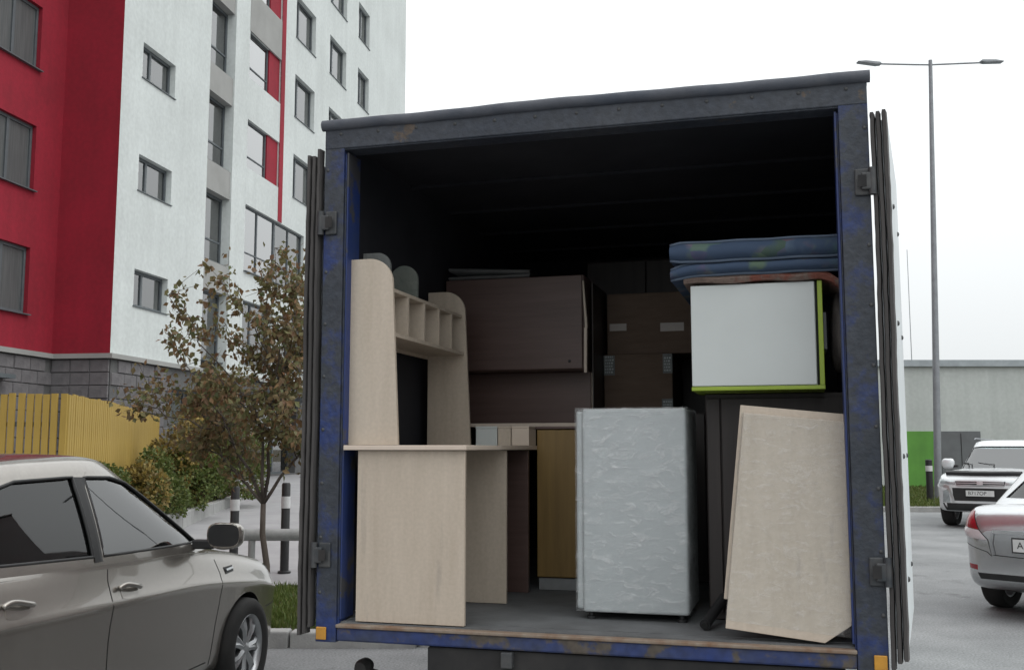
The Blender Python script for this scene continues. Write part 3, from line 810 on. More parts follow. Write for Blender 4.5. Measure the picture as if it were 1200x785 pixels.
# doors swung right round along the sides
def door(sx, ang, name, label):
    d_ = bpy.data.objects.new(name, None); COL.objects.link(d_); d_.parent = truck
    d_['label'] = label
    d_.location = (sx * (1.105 if sx < 0 else 1.096), -.01, 0); d_.rotation_euler = (0, 0, -sx * ang)
    z0, z1 = .865, 2.80
    s = sx
    MB().box((min(s * .006, s * .062), .03, z0 + .02), (max(s * .006, s * .062), 1.04, z1 - .02)).build('leaf', M['box_outer'], d_, bevel=.004)
    rnd = random.Random(3 + sx)
    for k, (xa, xb) in enumerate(((.002, .021), (.0225, .042), (.0435, .063))):   # ribbed rubber seal on the hinge edge, ragged at the ends
        N_ = 46; rows = []
        for i in range(N_ + 1):
            z = z0 - .03 + (z1 - z0 + .06) * i / N_
            if i in (0, N_): z += rnd.uniform(-.03, .03)
            j = rnd.uniform(-.0012, .0012); bow = .0015 * math.sin(i * .23)
            rows.append([(s * (xa + j + bow), .034, z), (s * (xa + .004 + j + bow), -.004 - .004 * k, z), (s * (xb - .004 + j + bow), -.004 - .004 * k, z), (s * (xb + j + bow), .034, z)])
        q = MB().grid(rows); q.f += [(0, 1, 2, 3), tuple(N_ * 4 + i for i in (3, 2, 1, 0))]; q.m += [0, 0]
        q.build('edge_seal', M['gasket'], d_, smooth=35)
    bme_ = MB().lathe([(0, .008), (.008, .006), (.011, 0)], 10, 'x').mesh('bolt', M['hinge'], smooth=True)
    for z in (1.1, 1.55, 2.05, 2.5):
        for y in (.25, .8):
            o = put('bolt', bme_, d_, (s * .0625, y, z), (0, 0, 0 if s > 0 else math.pi))
door(-1, R(.5), 'left_door', 'door leaf folded back along the left side showing its dark rubber edge')
door(1, R(6.5), 'right_door', 'door leaf folded back along the right side with white face')

# chassis, mudguards, wheels, marker lamps, cab (mostly out of sight)
MB().box((-.62, .02, .70), (.95, .16, ZB - .004)).build('cross_member', M['chassis'], truck, bevel=.01)
for sx in (-1, 1):
    MB().box((sx * .42 - .035, .1, .58), (sx * .42 + .035, BL + 1.5, .75)).build('chassis_rail', M['chassis'], truck)
MB().box((-.55, .22, .40), (.95, .30, .66)).build('underrun_guard', M['chassis'], truck, bevel=.01)
MB().box((-.31, -.012, .745), (-.265, .03, ZB - .006)).build('lamp_bracket', M['hinge'], truck, bevel=.004)
for sx in (-1, 1):
    q = MB().tube([(sx * .72, .28, .60), (sx * .90, .28, .62), (sx * .99, .28, .64)], .018, 8).build('marker_arm', M['rubber'], truck, smooth=40)
    MB().lathe([(0, -.05), (.026, -.045), (.036, -.02), (.036, .02), (.026, .045), (0, .05)], 18, 'y', (sx * 1.0, .28, .655)).build('marker_lamp', M['rubber'], q, smooth=40)

def make_wheel(parent, c, r, w, side, spokes=6, rimmat='rim', rim_r=.66, steer=0.0, style='double'):
    """wheel with tyre and rim; axle along x, side = +1 when the outer face looks to +x"""
    hub = MB().lathe([(0, -.04), (r * .42, -.04), (r * .42, .02), (0, .02)], 24, 'x').build('wheel', M['brake'], parent, off=(0, 0, 0), smooth=40)
    hub.location = c; hub.rotation_euler = (0, 0, (0 if side > 0 else math.pi) + steer)
    rr = r * rim_r
    prof = [(rr, -w * .45), (r * .93, -w * .5), (r * .985, -w * .4), (r, -w * .2), (r, w * .2), (r * .985, w * .4), (r * .93, w * .5), (r * .8, w * .53), (rr, w * .45)]
    t = MB().lathe(prof, 48, 'x').build('tyre', M['tyre'], hub, off=(0, 0, 0), smooth=50)
    q = MB()
    q.lathe([(rr * 1.0, -w * .4), (rr * .93, -w * .38), (rr * .9, w * .1), (rr * .93, w * .36), (rr * 1.01, w * .46), (rr * 1.03, w * .44)], 48, 'x')
    for k in range(spokes):
        a0 = 2 * math.pi * k / spokes
        for da in ((-.11, .11) if style == 'double' else (0,)):
            wd = .030 if style == 'double' else .05
            pts = []
            for (rad, hw_, h_) in ((rr * .16, wd * .8, w * .32), (rr * .6, wd * .62, w * .36), (rr * .96, wd * .75, w * .28)):
                a = a0 + da * (rad / rr) * 1.6
                cx, cy = math.cos(a), math.sin(a)
                pts.append([(h_, rad * cx - hw_ * -cy * 0 - hw_ * cy, rad * cy + hw_ * cx), (h_ + .012, rad * cx, rad * cy), (h_, rad * cx + hw_ * cy, rad * cy - hw_ * cx), (h_ - .03, rad * cx + hw_ * cy * .8, rad * cy - hw_ * cx * .8), (h_ - .03, rad * cx - hw_ * cy * .8, rad * cy + hw_ * cx * .8)])
            q.grid(pts, closed=True)
    q.lathe([(0, w * .42), (rr * .1, w * .41), (rr * .2, w * .34), (rr * .2, w * .1)], 24, 'x')
    q.build('rim', M[rimmat], hub, off=(0, 0, 0), smooth=45)
    return hub
for sx in (-1, 1):
    make_wheel(truck, (sx * .78, 1.35, .345), .345, .2, sx, rimmat='brake')
    make_wheel(truck, (sx * .56, 1.35, .345), .345, .19, sx, rimmat='brake')
    make_wheel(truck, (sx * .80, BL + 1.35, .345), .345, .2, sx, rimmat='brake')
    MB().box((sx * .69 - .22, .86, .24), (sx * .69 + .22, .875, .74)).build('mud_flap', M['rubber'], truck)
cabp = [(BL + .18, .55), (BL + 2.05, .55), (BL + 2.12, .75), (BL + 2.0, 1.05), (BL + 1.75, 1.18), (BL + 1.15, 1.92), (BL + .9, 2.06), (BL + .25, 2.08), (BL + .18, 1.95)]
cab = MB().prism(cabp, 'x', -.97, .97).build('cab', M['box_outer'], truck, bevel=.05)
for sx in (-1, 1):
    MB().prism([(BL + .55, 1.3), (BL + 1.55, 1.25), (BL + 1.1, 1.86), (BL + .55, 1.92)], 'x', sx * .972, sx * .985).build('side_window', M['car_glass_dark'], cab)
    MB().box((sx * 1.04 - .07, BL + 1.35, 1.3), (sx * 1.04 + .07, BL + 1.42, 1.62)).build('mirror', M['black_plastic'], cab, bevel=.02)

# ================================================================== cargo
def cargo(name, base, label, cat, group=None):
    o = empty(name, wor(base), -TA, label, cat, group)
    OFF[o.name] = base
    return o

def rounded_panel(x0, x1, z0, z1, r, taper=0.0, n=10):
    """outline of a side panel, square at the wall, rounded at its free top corner; taper narrows the top"""
    pts = [(x0, z0), (x1, z0), (x1 - taper, z1 - r)]
    for k in range(1, n + 1):
        t = math.pi / 2 * k / n
        pts.append((x1 - taper - r + r * math.cos(t), z1 - r + r * math.sin(t)))
    pts.append((x0, z1))
    return pts

# --- maple computer desk with hutch along the left wall
desk = cargo('computer_desk', (-.70, .03, FZ), 'pale maple computer desk with rounded open hutch on the left side', 'desk')
DT = 1.572
MB().box((-.932, .03, FZ + .002), (-.470, .048, DT - .002)).build('side_panel', M['maple'], desk, bevel=.0015)
MB().box((-.945, 1.10, FZ + .002), (-.60, 1.118, DT - .002)).build('side_panel', M['maple'], desk, bevel=.0015)
MB().box((-.945, .64, FZ + .002), (-.474, .658, DT - .002)).build('inner_panel', M['maple'], desk, bevel=.0015)
MB().box((-.931, .05, FZ + .3), (-.918, .638, DT - .002)).build('back_panel', M['maple'], desk)
MB().box((-.985, .0, DT), (-.455, 1.17, DT + .020)).build('desktop', M['maple_edge'], desk, bevel=.003)
hz = DT + .021
for y in (.06, 1.02):
    MB().prism(rounded_panel(-1.0, -.770, hz, 2.372, .105, .032), 'y', y, y + .018).build('hutch_side', M['maple'], desk, bevel=.0015)
MB().box((-.998, .079, 2.045), (-.805, 1.019, 2.061)).build('hutch_shelf', M['maple'], desk)
MB().box((-.998, .079, 2.235), (-.815, 1.019, 2.250)).build('hutch_shelf', M['maple'], desk)
for y in (.265, .465, .665, .845):
    MB().box((-.996, y, 2.062), (-.812, y + .014, 2.234)).build('divider', M['maple'], desk)
MB().box((-1.012, .06, 2.03), (-1.0, 1.038, 2.30)).build('hutch_back', M['maple'], desk)

# --- spare rounded panel and a bundle behind the hutch
pn = cargo('rounded_board', (-1.0, .2, 2.251), 'brownish rounded board peeping up behind the near hutch panel', 'board')
MB().prism(rounded_panel(-1.0, -.872, 2.252, 2.425, .06, 0), 'y', .20, .218).build('panel', M['cloth_grey'], pn, bevel=.002)
def pillow(name, c, r, mat, label, cat, rot=(0, 0, 0), p=.55, nu=24, nv=14):
    b = MB(); rows = []
    for i in range(nv + 1):
        th = -math.pi / 2 + math.pi * i / nv
        row = []
        for k in range(nu):
            ph = 2 * math.pi * k / nu
            def sg(v, e): return math.copysign(abs(v) ** e, v)
            x = r[0] * sg(math.cos(th), p) * sg(math.cos(ph), p); y = r[1] * sg(math.cos(th), p) * sg(math.sin(ph), p); z = r[2] * sg(math.sin(th), .8)
            j = 1 + .04 * math.sin(3 * ph + 2 * th) + .03 * math.sin(7 * ph - 3 * th)
            row.append((x * j, y * j, z * j))
        rows.append(row)
    b.grid(rows, closed=True)
    o = b.build(name, mat, smooth=True, fix=True)
    o.location = wor(c); o.rotation_euler = (rot[0], rot[1], rot[2] - TA)
    return tag(o, label, cat)
def arch_panel(x0, x1, z0, z1, n=14):
    c, r = (x0 + x1) / 2, (x1 - x0) / 2
    return [(x0, z0), (x1, z0)] + [(c + r * math.cos(math.pi * k / n), z1 - r + r * math.sin(math.pi * k / n)) for k in range(n + 1)]
ar = cargo('arched_board', (-.90, .43, 2.251), 'dull olive arched board standing on the hutch between its two ends', 'board')
MB().prism(arch_panel(-.965, -.83, 2.2515, 2.405), 'y', .42, .44).build('panel', M['cloth_green'], ar, bevel=.003)
bk = cargo('shaded_desk_panel', (-.54, 1.03, FZ), 'far desk panel before the orange cabinet, its shade put in as dark brown', 'board')
MB().box((-.598, 1.02, FZ + .001), (-.472, 1.045, DT - .003)).build('panel', M['wenge'], bk, bevel=.002)  # added piece for the far desk panel; dark wood colour stands in for shade

# --- small pale boxes at the far end of the desk
for i, (x0, x1, mt, lb) in enumerate(((-.735, -.625, 'white_panel', 'small white box at the far end of the desktop'), (-.622, -.555, 'maple', 'narrow beige box beside the small white box on the desktop'), (-.551, -.462, 'maple_edge', 'beige open box at the right end of the desktop'))):
    q = MB().box((x0, 1.0, DT + .0205), (x1, 1.14, DT + .112)).box((x0 - .003, .998, DT + .1125), (x1 + .002, 1.142, DT + .118))
    o = cargo('small_box', ((x0 + x1) / 2, 1.07, DT + .0205), lb, 'box')
    MB().box((x0, 1.0, DT + .0205), (x1, 1.14, DT + .104)).build('body', M[mt], o, bevel=.003)
    MB().box((x0 - .001, .998, DT + .1045), (x1 + .001, 1.142, DT + .116)).build('lid', M[mt], o, bevel=.002)

# --- orange wood cabinet behind the wrapped appliance
oc = cargo('orange_cabinet', (-.2, 1.14, FZ), 'orange brown wood cabinet standing behind the wrapped white appliance', 'cabinet')
MB().box((-.46, 1.15, FZ + .06), (.20, 1.36, FZ + .79)).build('carcass', M['orange_wood'], oc, bevel=.003)
MB().box((-.455, 1.132, FZ + .065), (-.135, 1.149, FZ + .785)).build('door', M['orange_wood'], oc, bevel=.003)
MB().box((-.128, 1.132, FZ + .065), (.195, 1.149, FZ + .785)).build('door', M['orange_wood'], oc, bevel=.003)
MB().box((-.45, 1.145, FZ + .001), (.19, 1.35, FZ + .058)).build('plinth', M['grey_board'], oc, bevel=.002)
MB().box((-.468, 1.125, FZ + .791), (.205, 1.365, FZ + .803)).build('top', M['wenge'], oc, bevel=.002)
bb = cargo('beige_board', (-.5, 1.35, FZ + .804), 'long beige board lying flat under the dark brown cabinets', 'board')
MB().box((-.99, 1.20, FZ + .804), (-.10, 1.95, FZ + .822)).build('panel', M['maple_edge'], bb, bevel=.002)

# --- two dark brown cabinets stacked at the left rear
lowc = cargo('dark_cabinet', (-.62, 1.56, FZ + .8225), 'dark brown cabinet lying under the wider dark cabinet', 'cabinet', 'dark brown stacked cabinets')
MB().box((-1.03, 1.56, FZ + .8225), (-.262, 1.94, FZ + 1.105)).build('carcass', M['wenge'], lowc, bevel=.003)
MB().box((-.262, 1.57, FZ + .826), (-.252, 1.93, FZ + 1.10)).build('edge_strip', M['maple'], lowc)
upc = cargo('dark_cabinet', (-.62, 1.38, FZ + 1.106), 'wide dark brown cabinet stacked on top with pale door edges', 'cabinet', 'dark brown stacked cabinets')
MB().box((-1.035, 1.40, FZ + 1.106), (-.266, 1.94, FZ + 1.610)).build('carcass', M['wenge'], upc, bevel=.003)
d_ = MB().box((-1.03, 1.378, FZ + 1.110), (-.272, 1.398, FZ + 1.606)).build('door', M['wenge'], upc, bevel=.003)
MB().lathe([(0, -.006), (.006, -.005), (.007, 0)], 12, 'y', (-.34, 1.376, FZ + 1.15)).build('knob', M['hinge'], d_, smooth=True)
MB().prism([(-.264, FZ + 1.09), (-.250, FZ + 1.09), (-.248, FZ + 1.325), (-.262, FZ + 1.325)], 'y', 1.385, 1.41).build('door_edge', M['maple_edge'], upc)
MB().prism([(-.258, FZ + 1.325), (-.244, FZ + 1.325), (-.263, FZ + 1.575), (-.270, FZ + 1.575)], 'y', 1.385, 1.405).build('door_edge', M['maple'], upc)
rest = cargo('folded_sheet', (-.8, 1.6, FZ + 1.611), 'grey folded sheet lying on top of the dark cabinets', 'sheet')
b = MB()
for k in range(2):
    rows = []
    for i in range(9):
        x = -1.02 + .46 * i / 8
        zt = FZ + 1.612 + .019 * k + (.03 - .028 * i / 8) * k
        rows.append([(x, 1.40, zt), (x, 1.385, zt + .009), (x, 1.40, zt + .018), (x, 1.85, zt + .018), (x, 1.85, zt)])
    b.grid(rows, closed=True)
b.build('folds', M['grey_board'], rest, smooth=50)

# --- cardboard boxes in the middle, on a dark wardrobe hidden by the appliance
wb = cargo('wardrobe', (0, 2.2, FZ), 'dark wardrobe carcass deep in the middle carrying the cardboard boxes', 'wardrobe')
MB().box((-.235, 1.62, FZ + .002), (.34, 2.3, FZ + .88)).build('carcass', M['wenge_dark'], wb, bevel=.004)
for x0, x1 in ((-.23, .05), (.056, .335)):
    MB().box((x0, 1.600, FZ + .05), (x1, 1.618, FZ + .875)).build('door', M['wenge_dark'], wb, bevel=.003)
def carton(name, x0, x1, y0, y1, z0, z1, label, tapes, labels):
    o = cargo(name, ((x0 + x1) / 2, y0, z0), label, 'box', 'cardboard boxes in the middle of the load')
    MB().box((x0, y0, z0), (x1, y1, z1)).build('carton', M['cardboard'], o, bevel=.006)
    xm = (x0 + x1) / 2
    MB().box((x0 + .01, (y0 + y1) / 2 - .002, z1 + .0005), (x1 - .01, (y0 + y1) / 2 + .002, z1 + .002)).build('flap_seam', M['seam'], o)
    for (a, c, d, e) in tapes:
        MB().box((a, y0 - .002, d), (c, y0 - .0005, e)).build('tape_strip', M['tape'], o)
    for (a, c, d, e) in labels:
        l_ = MB().box((a, y0 - .0025, d), (c, y0 - .0005, e)).build('label', M['label_dark'], o)
        q = MB(); rr = random.Random(int(a * 1000))
        zz = d + .012
        while zz < e - .012:
            xx = a + .008
            while xx < c - .012:
                w_ = rr.uniform(.004, .012)
                q.box((xx, y0 - .004, zz), (min(xx + w_, c - .006), y0 - .003, zz + .009)); xx += w_ + .005
            zz += .017
        q.build('print', M['ink'], l_)
    return o
carton('cardboard_box', -.232, .150, 1.78, 2.25, FZ + .8805, FZ + 1.215, 'lower cardboard box with two dark printed labels', [], [(-.232, -.170, 1.985, 2.095), (.098, .150, 1.99, 2.098), (.09, .15, 1.80, 1.85)])
carton('cardboard_box', -.215, .262, 1.80, 2.25, FZ + 1.2155, FZ + 1.56, 'upper cardboard box closed with two pale tape strips', [(-.200, -.105, 2.235, 2.275), (.085, .215, 2.225, 2.272)], [])
hb = cargo('tall_wardrobe', (-.05, 2.75, FZ), 'tall dark wardrobe against the front wall inside the truck', 'wardrobe')
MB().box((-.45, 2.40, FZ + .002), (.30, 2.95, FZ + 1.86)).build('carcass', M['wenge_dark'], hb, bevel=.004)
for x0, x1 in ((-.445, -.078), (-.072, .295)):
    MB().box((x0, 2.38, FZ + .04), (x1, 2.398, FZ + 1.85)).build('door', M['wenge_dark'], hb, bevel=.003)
np_ = cargo('dark_board', (-.245, 1.65, FZ + .886), 'narrow dark board standing between cabinets and cardboard boxes', 'board')
MB().box((-.243, 1.5, FZ + .886), (-.236, 1.9, FZ + 1.58)).build('panel', M['wenge_dark'], np_)

# --- appliance wrapped in stretch film
ap = cargo('wrapped_appliance', (.14, .60, FZ), 'white under-counter appliance wrapped in clear stretch film standing in the middle', 'appliance')
Z0, Z1 = FZ + .03, FZ + .858
MB().box((-.058, .335, Z0), (.372, .74, Z1)).build('body', M['appliance'], ap, bevel=.012, seg=3)
MB().box((-.086, .350, Z0 + .01), (-.0585, .74, Z1 - .01)).build('door_slab', M['appliance'], ap, bevel=.008)
def film_shell(name, parent, x0, x1, y0, y1, z0, z1, amp, seed, M4=None, nx=26, nz=44, mat='film'):
    """crinkled wrap: four sides and a top, pushed in and out a few millimetres"""
    rn = random.Random(seed)
    ph = [(rn.uniform(2, 9), rn.uniform(8, 34), rn.uniform(0, 6.3)) for _ in range(7)]
    per = []
    for i in range(nx): per.append((x0 + (x1 - x0) * i / nx, y0, 0, -1))
    for i in range(10): per.append((x1, y0 + (y1 - y0) * i / 10, 1, 0))
    for i in range(nx): per.append((x1 - (x1 - x0) * i / nx, y1, 0, 1))
    for i in range(10): per.append((x0, y1 - (y1 - y0) * i / 10, -1, 0))
    rows = []
    for j in range(nz + 1):
        z = z0 + (z1 - z0) * j / nz; row = []
        for k, (x, y, ax, ay) in enumerate(per):
            u = k / len(per) * 6.283
            d_ = sum(math.sin(a * u * 1.0 + b_ * z + c) for a, b_, c in ph) / 7
            ridge = max(0, math.sin(ph[0][1] * 1.3 * z + 1.5 * math.sin(2 * u) + ph[1][2])) ** 6
            d_ = amp * (.6 + d_ * .6 + .9 * ridge) + .0015
            p = Vector((x + ax * d_, y + ay * d_, z))
            row.append(tuple(M4 @ p) if M4 else tuple(p))
        rows.append(row)
    b = MB().grid(rows, closed=True)
    return b.build(name, M[mat], parent, smooth=True)
film_shell('stretch_film', ap, -.087, .373, .334, .741, Z0 + .005, Z1 + .004, .005, 5)
for x in (-.03, .34):
    for y in (.37, .70):
        MB().lathe([(0, 0), (.020, 0), (.020, .012), (.011, .014), (.011, .031)], 14, 'z', (x, y, FZ + .0005)).build('foot', M['black_plastic'], ap, smooth=40)

# --- wrapped pack of two maple boards, tilted, right by the sill
ang = R(5.8)
bp = cargo('wrapped_boards', (.69, .12, FZ), 'tilted pack of two maple boards wrapped in film at the right edge', 'boards')
BW, BH = .435, .795
corner = Vector((.905, .035, FZ + .003))               # the clipped lower right corner stands on the floor
def bmat(yo, lean=R(5.5)):
    # local board frame: x along the bottom edge (to the left is negative), z up, rotated clockwise and leaned back
    return Matrix.Translation(corner + Vector((0, yo, 0))) @ Matrix.Rotation(R(0), 4, 'Z') @ Matrix.Rotation(-lean, 4, 'X') @ Matrix.Rotation(ang, 4, 'Y')
def board(m, w, h, t, cut, x_off=0, z_off=0):
    b = MB()
    poly = [(-w + x_off, z_off), (x_off - cut, z_off), (x_off, z_off + cut * .85), (x_off, h + z_off), (-w + x_off, h + z_off)]
    b.prism(poly, 'y', 0, t)
    b.v = [tuple(m @ Vector(p)) for p in b.v]
    return b
m1 = bmat(0)
board(m1, BW, BH, .018, .085, .062, 0.0).build('front_board', M['maple'], bp, bevel=.0015)
board(bmat(.021), BW + .012, BH - .07, .018, .03, .058, .10).build('rear_board', M['maple'], bp, bevel=.0015)
film_shell('stretch_film', bp, -BW + .062, .062, -.002, .041, .03, BH + .002, .004, 11, m1, mat='film_thin')

# --- black tube lying on the floor beside the boards
tb = cargo('black_tube', (.44, .3, FZ), 'thin black tube leaning low between appliance and maple boards', 'tube')
MB().tube([(.445, .20, FZ + .022), (.50, .45, FZ + .09), (.56, .8, FZ + .20)], .021, 14).build('shaft', M['black_plastic'], tb, smooth=40)
MB().tube([(.4455, .1985, FZ + .0221), (.4448, .192, FZ + .0203)], .013, 12).build('bore', M['seam'], tb)

# --- dark wardrobe on the right carrying the white and green cabinet
wr = cargo('dark_wardrobe', (.72, .7, FZ), 'dark brown wardrobe under the white and green cabinet on the right', 'wardrobe')
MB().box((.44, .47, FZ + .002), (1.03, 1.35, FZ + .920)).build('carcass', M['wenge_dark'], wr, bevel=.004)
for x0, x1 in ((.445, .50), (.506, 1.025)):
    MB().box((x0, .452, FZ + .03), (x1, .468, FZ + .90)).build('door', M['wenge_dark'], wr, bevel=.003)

wg = cargo('green_edged_cabinet', (.66, .30, FZ + .921), 'white cabinet with lime green edges held up under the blue mattress', 'cabinet')
gz0, gz1 = FZ + .921, FZ + 1.345
MB().box((.414, .262, gz0 + .016), (.890, .60, gz1)).build('carcass', M['white_panel'], wg, bevel=.003)
MB().box((.410, .246, gz0 + .018), (.888, .2615, gz1 - .002)).build('door', M['white_panel'], wg, bevel=.003)
MB().box((.408, .243, gz0), (.918, .60, gz0 + .0155)).build('bottom_edge', M['lime_edge'], wg, bevel=.002)
MB().box((.8905, .262, gz0 + .016), (.898, .60, gz1)).build('side_gap', M['seam'], wg)
MB().box((.8985, .245, gz0 + .016), (.917, .60, gz1)).build('right_edge', M['lime_edge'], wg, bevel=.002)
MB().box((.9185, .30, gz0 + .16), (.93, .58, gz1 - .12)).build('hinge_plate', M['grey_board'], wg)

# rug folded over the cabinet
rg = cargo('folded_rug', (.65, .3, gz1 + .001), 'thin brown rug folded between the white cabinet and the mattress', 'rug')
b = MB(); rows = []
for i in range(31):
    x = .385 + .60 * i / 30
    zz = gz1 + .003 + .004 * math.sin(i * .5) - (max(0, i - 25) ** 2) * .0016
    w_ = .035 + .004 * math.sin(i * .8)
    rows.append([(x, .232, zz + .002), (x, .222, zz + w_ * .5), (x, .232, zz + w_), (x, .60, zz + w_), (x, .60, zz)])
b.grid(rows, closed=True); b.f += [(0, 1, 2, 3, 4), tuple(30 * 5 + k for k in range(5))[::-1]]; b.m += [0, 0]
b.build('pile', M['rug'], rg, smooth=50)

# blue printed mattress, folded into two layers
def matt_mat():
    m = bpy.data.materials.new('mattress_print'); m.use_nodes = True
    nt = m.node_tree; N, L = nt.nodes, nt.links
    b = N['Principled BSDF']; b.inputs['Roughness'].default_value = .85
    tc = N.new('ShaderNodeTexCoord')
    vo = N.new('ShaderNodeTexVoronoi'); vo.inputs['Scale'].default_value = 13; L.new(tc.outputs['Object'], vo.inputs['Vector'])
    hs_ = N.new('ShaderNodeHueSaturation'); hs_.inputs['Saturation'].default_value = .55; hs_.inputs['Value'].default_value = .15; L.new(vo.outputs['Color'], hs_.inputs['Color'])
    n2 = N.new('ShaderNodeTexNoise'); n2.inputs['Scale'].default_value = 7; n2.inputs['Detail'].default_value = 3; L.new(tc.outputs['Object'], n2.inputs['Vector'])
    r = N.new('ShaderNodeMapRange'); r.inputs[1].default_value = .50; r.inputs[2].default_value = .60; r.inputs[3].default_value = .0; r.inputs[4].default_value = .75; L.new(n2.outputs['Fac'], r.inputs[0])
    mx = N.new('ShaderNodeMix'); mx.data_type = 'RGBA'; mx.inputs[6].default_value = (.034, .058, .105, 1)
    L.new(r.outputs[0], mx.inputs[0]); L.new(hs_.outputs[0], mx.inputs[7]); L.new(mx.outputs[2], b.inputs['Base Color'])
    return m
M['mattress'] = matt_mat()
mt_ = cargo('folded_mattress', (.66, .45, gz1 + .04), 'blue printed mattress folded double on top of the right stack', 'mattress')
def layer(z0, z1, x0, x1, name, y0=.20, sagl=0.0):
    rows = []; nX = 34
    for i in range(nX + 1):
        x = x0 + (x1 - x0) * i / nX
        e = min(i, nX - i) / 2.0; k = min(1, .8 + .2 * e)
        zc = (z0 + z1) / 2 + .0012 * math.sin(i * .6) - sagl * max(0, 1 - i / 7.0) ** 2; hh = (z1 - z0) / 2 * k
        bul = .002 * math.sin(i * .9)
        rows.append([(x, y0 + .012, zc - hh), (x, y0 - .012 + bul, zc - hh * .5), (x, y0 - .016 + bul, zc), (x, y0 - .012 + bul, zc + hh * .5), (x, y0 + .012, zc + hh), (x, 1.35, zc + hh), (x, 1.35, zc - hh)])
    b = MB().grid(rows, closed=True); b.f += [tuple(range(7)), tuple(nX * 7 + k for k in range(7))[::-1]]; b.m += [0, 0]
    o = b.build(name, M['mattress'], mt_, smooth=60)
    for q in (0, 4):
        MB().tube([(r_[q][0], r_[q][1] - .004, r_[q][2]) for r_ in rows], .006, 6).build('piping', M['piping'], o, smooth=True)
    return o
layer(gz1 + .036, gz1 + .088, .335, 1.045, 'lower_layer', .215, .022)
layer(gz1 + .089, gz1 + .166, .335, 1.045, 'upper_layer', .20)
pillow('stuffed_bag', (1.0, .52, FZ + 1.165), (.052, .17, .16), M['bag'], 'grey brown stuffed bag squeezed beside the white cabinet', 'bag')

# ================================================================== cars
def evaluated(o):
    dg = bpy.context.evaluated_depsgraph_get(); dg.update()
    return bpy.data.meshes.new_from_object(o.evaluated_get(dg))

def tmp_obj(me):
    o = bpy.data.objects.new('tmp', me); COL.objects.link(o); return o

def boolean(me, cutters, op):
    o = tmp_obj(me); cs = []
    for c in cutters:
        co = tmp_obj(c); cs.append(co)
        md = o.modifiers.new('b', 'BOOLEAN'); md.operation = op; md.object = co; md.solver = 'EXACT'
    r = evaluated(o)
    for x in [o] + cs: bpy.data.objects.remove(x)
    return r

def link_mesh(name, me, parent, smooth=None):
    o = bpy.data.objects.new(name, me); COL.objects.link(o); o.parent = parent
    if smooth:
        me.polygons.foreach_set('use_smooth', [True] * len(me.polygons)); me.set_sharp_from_angle(angle=R(smooth))
    return o

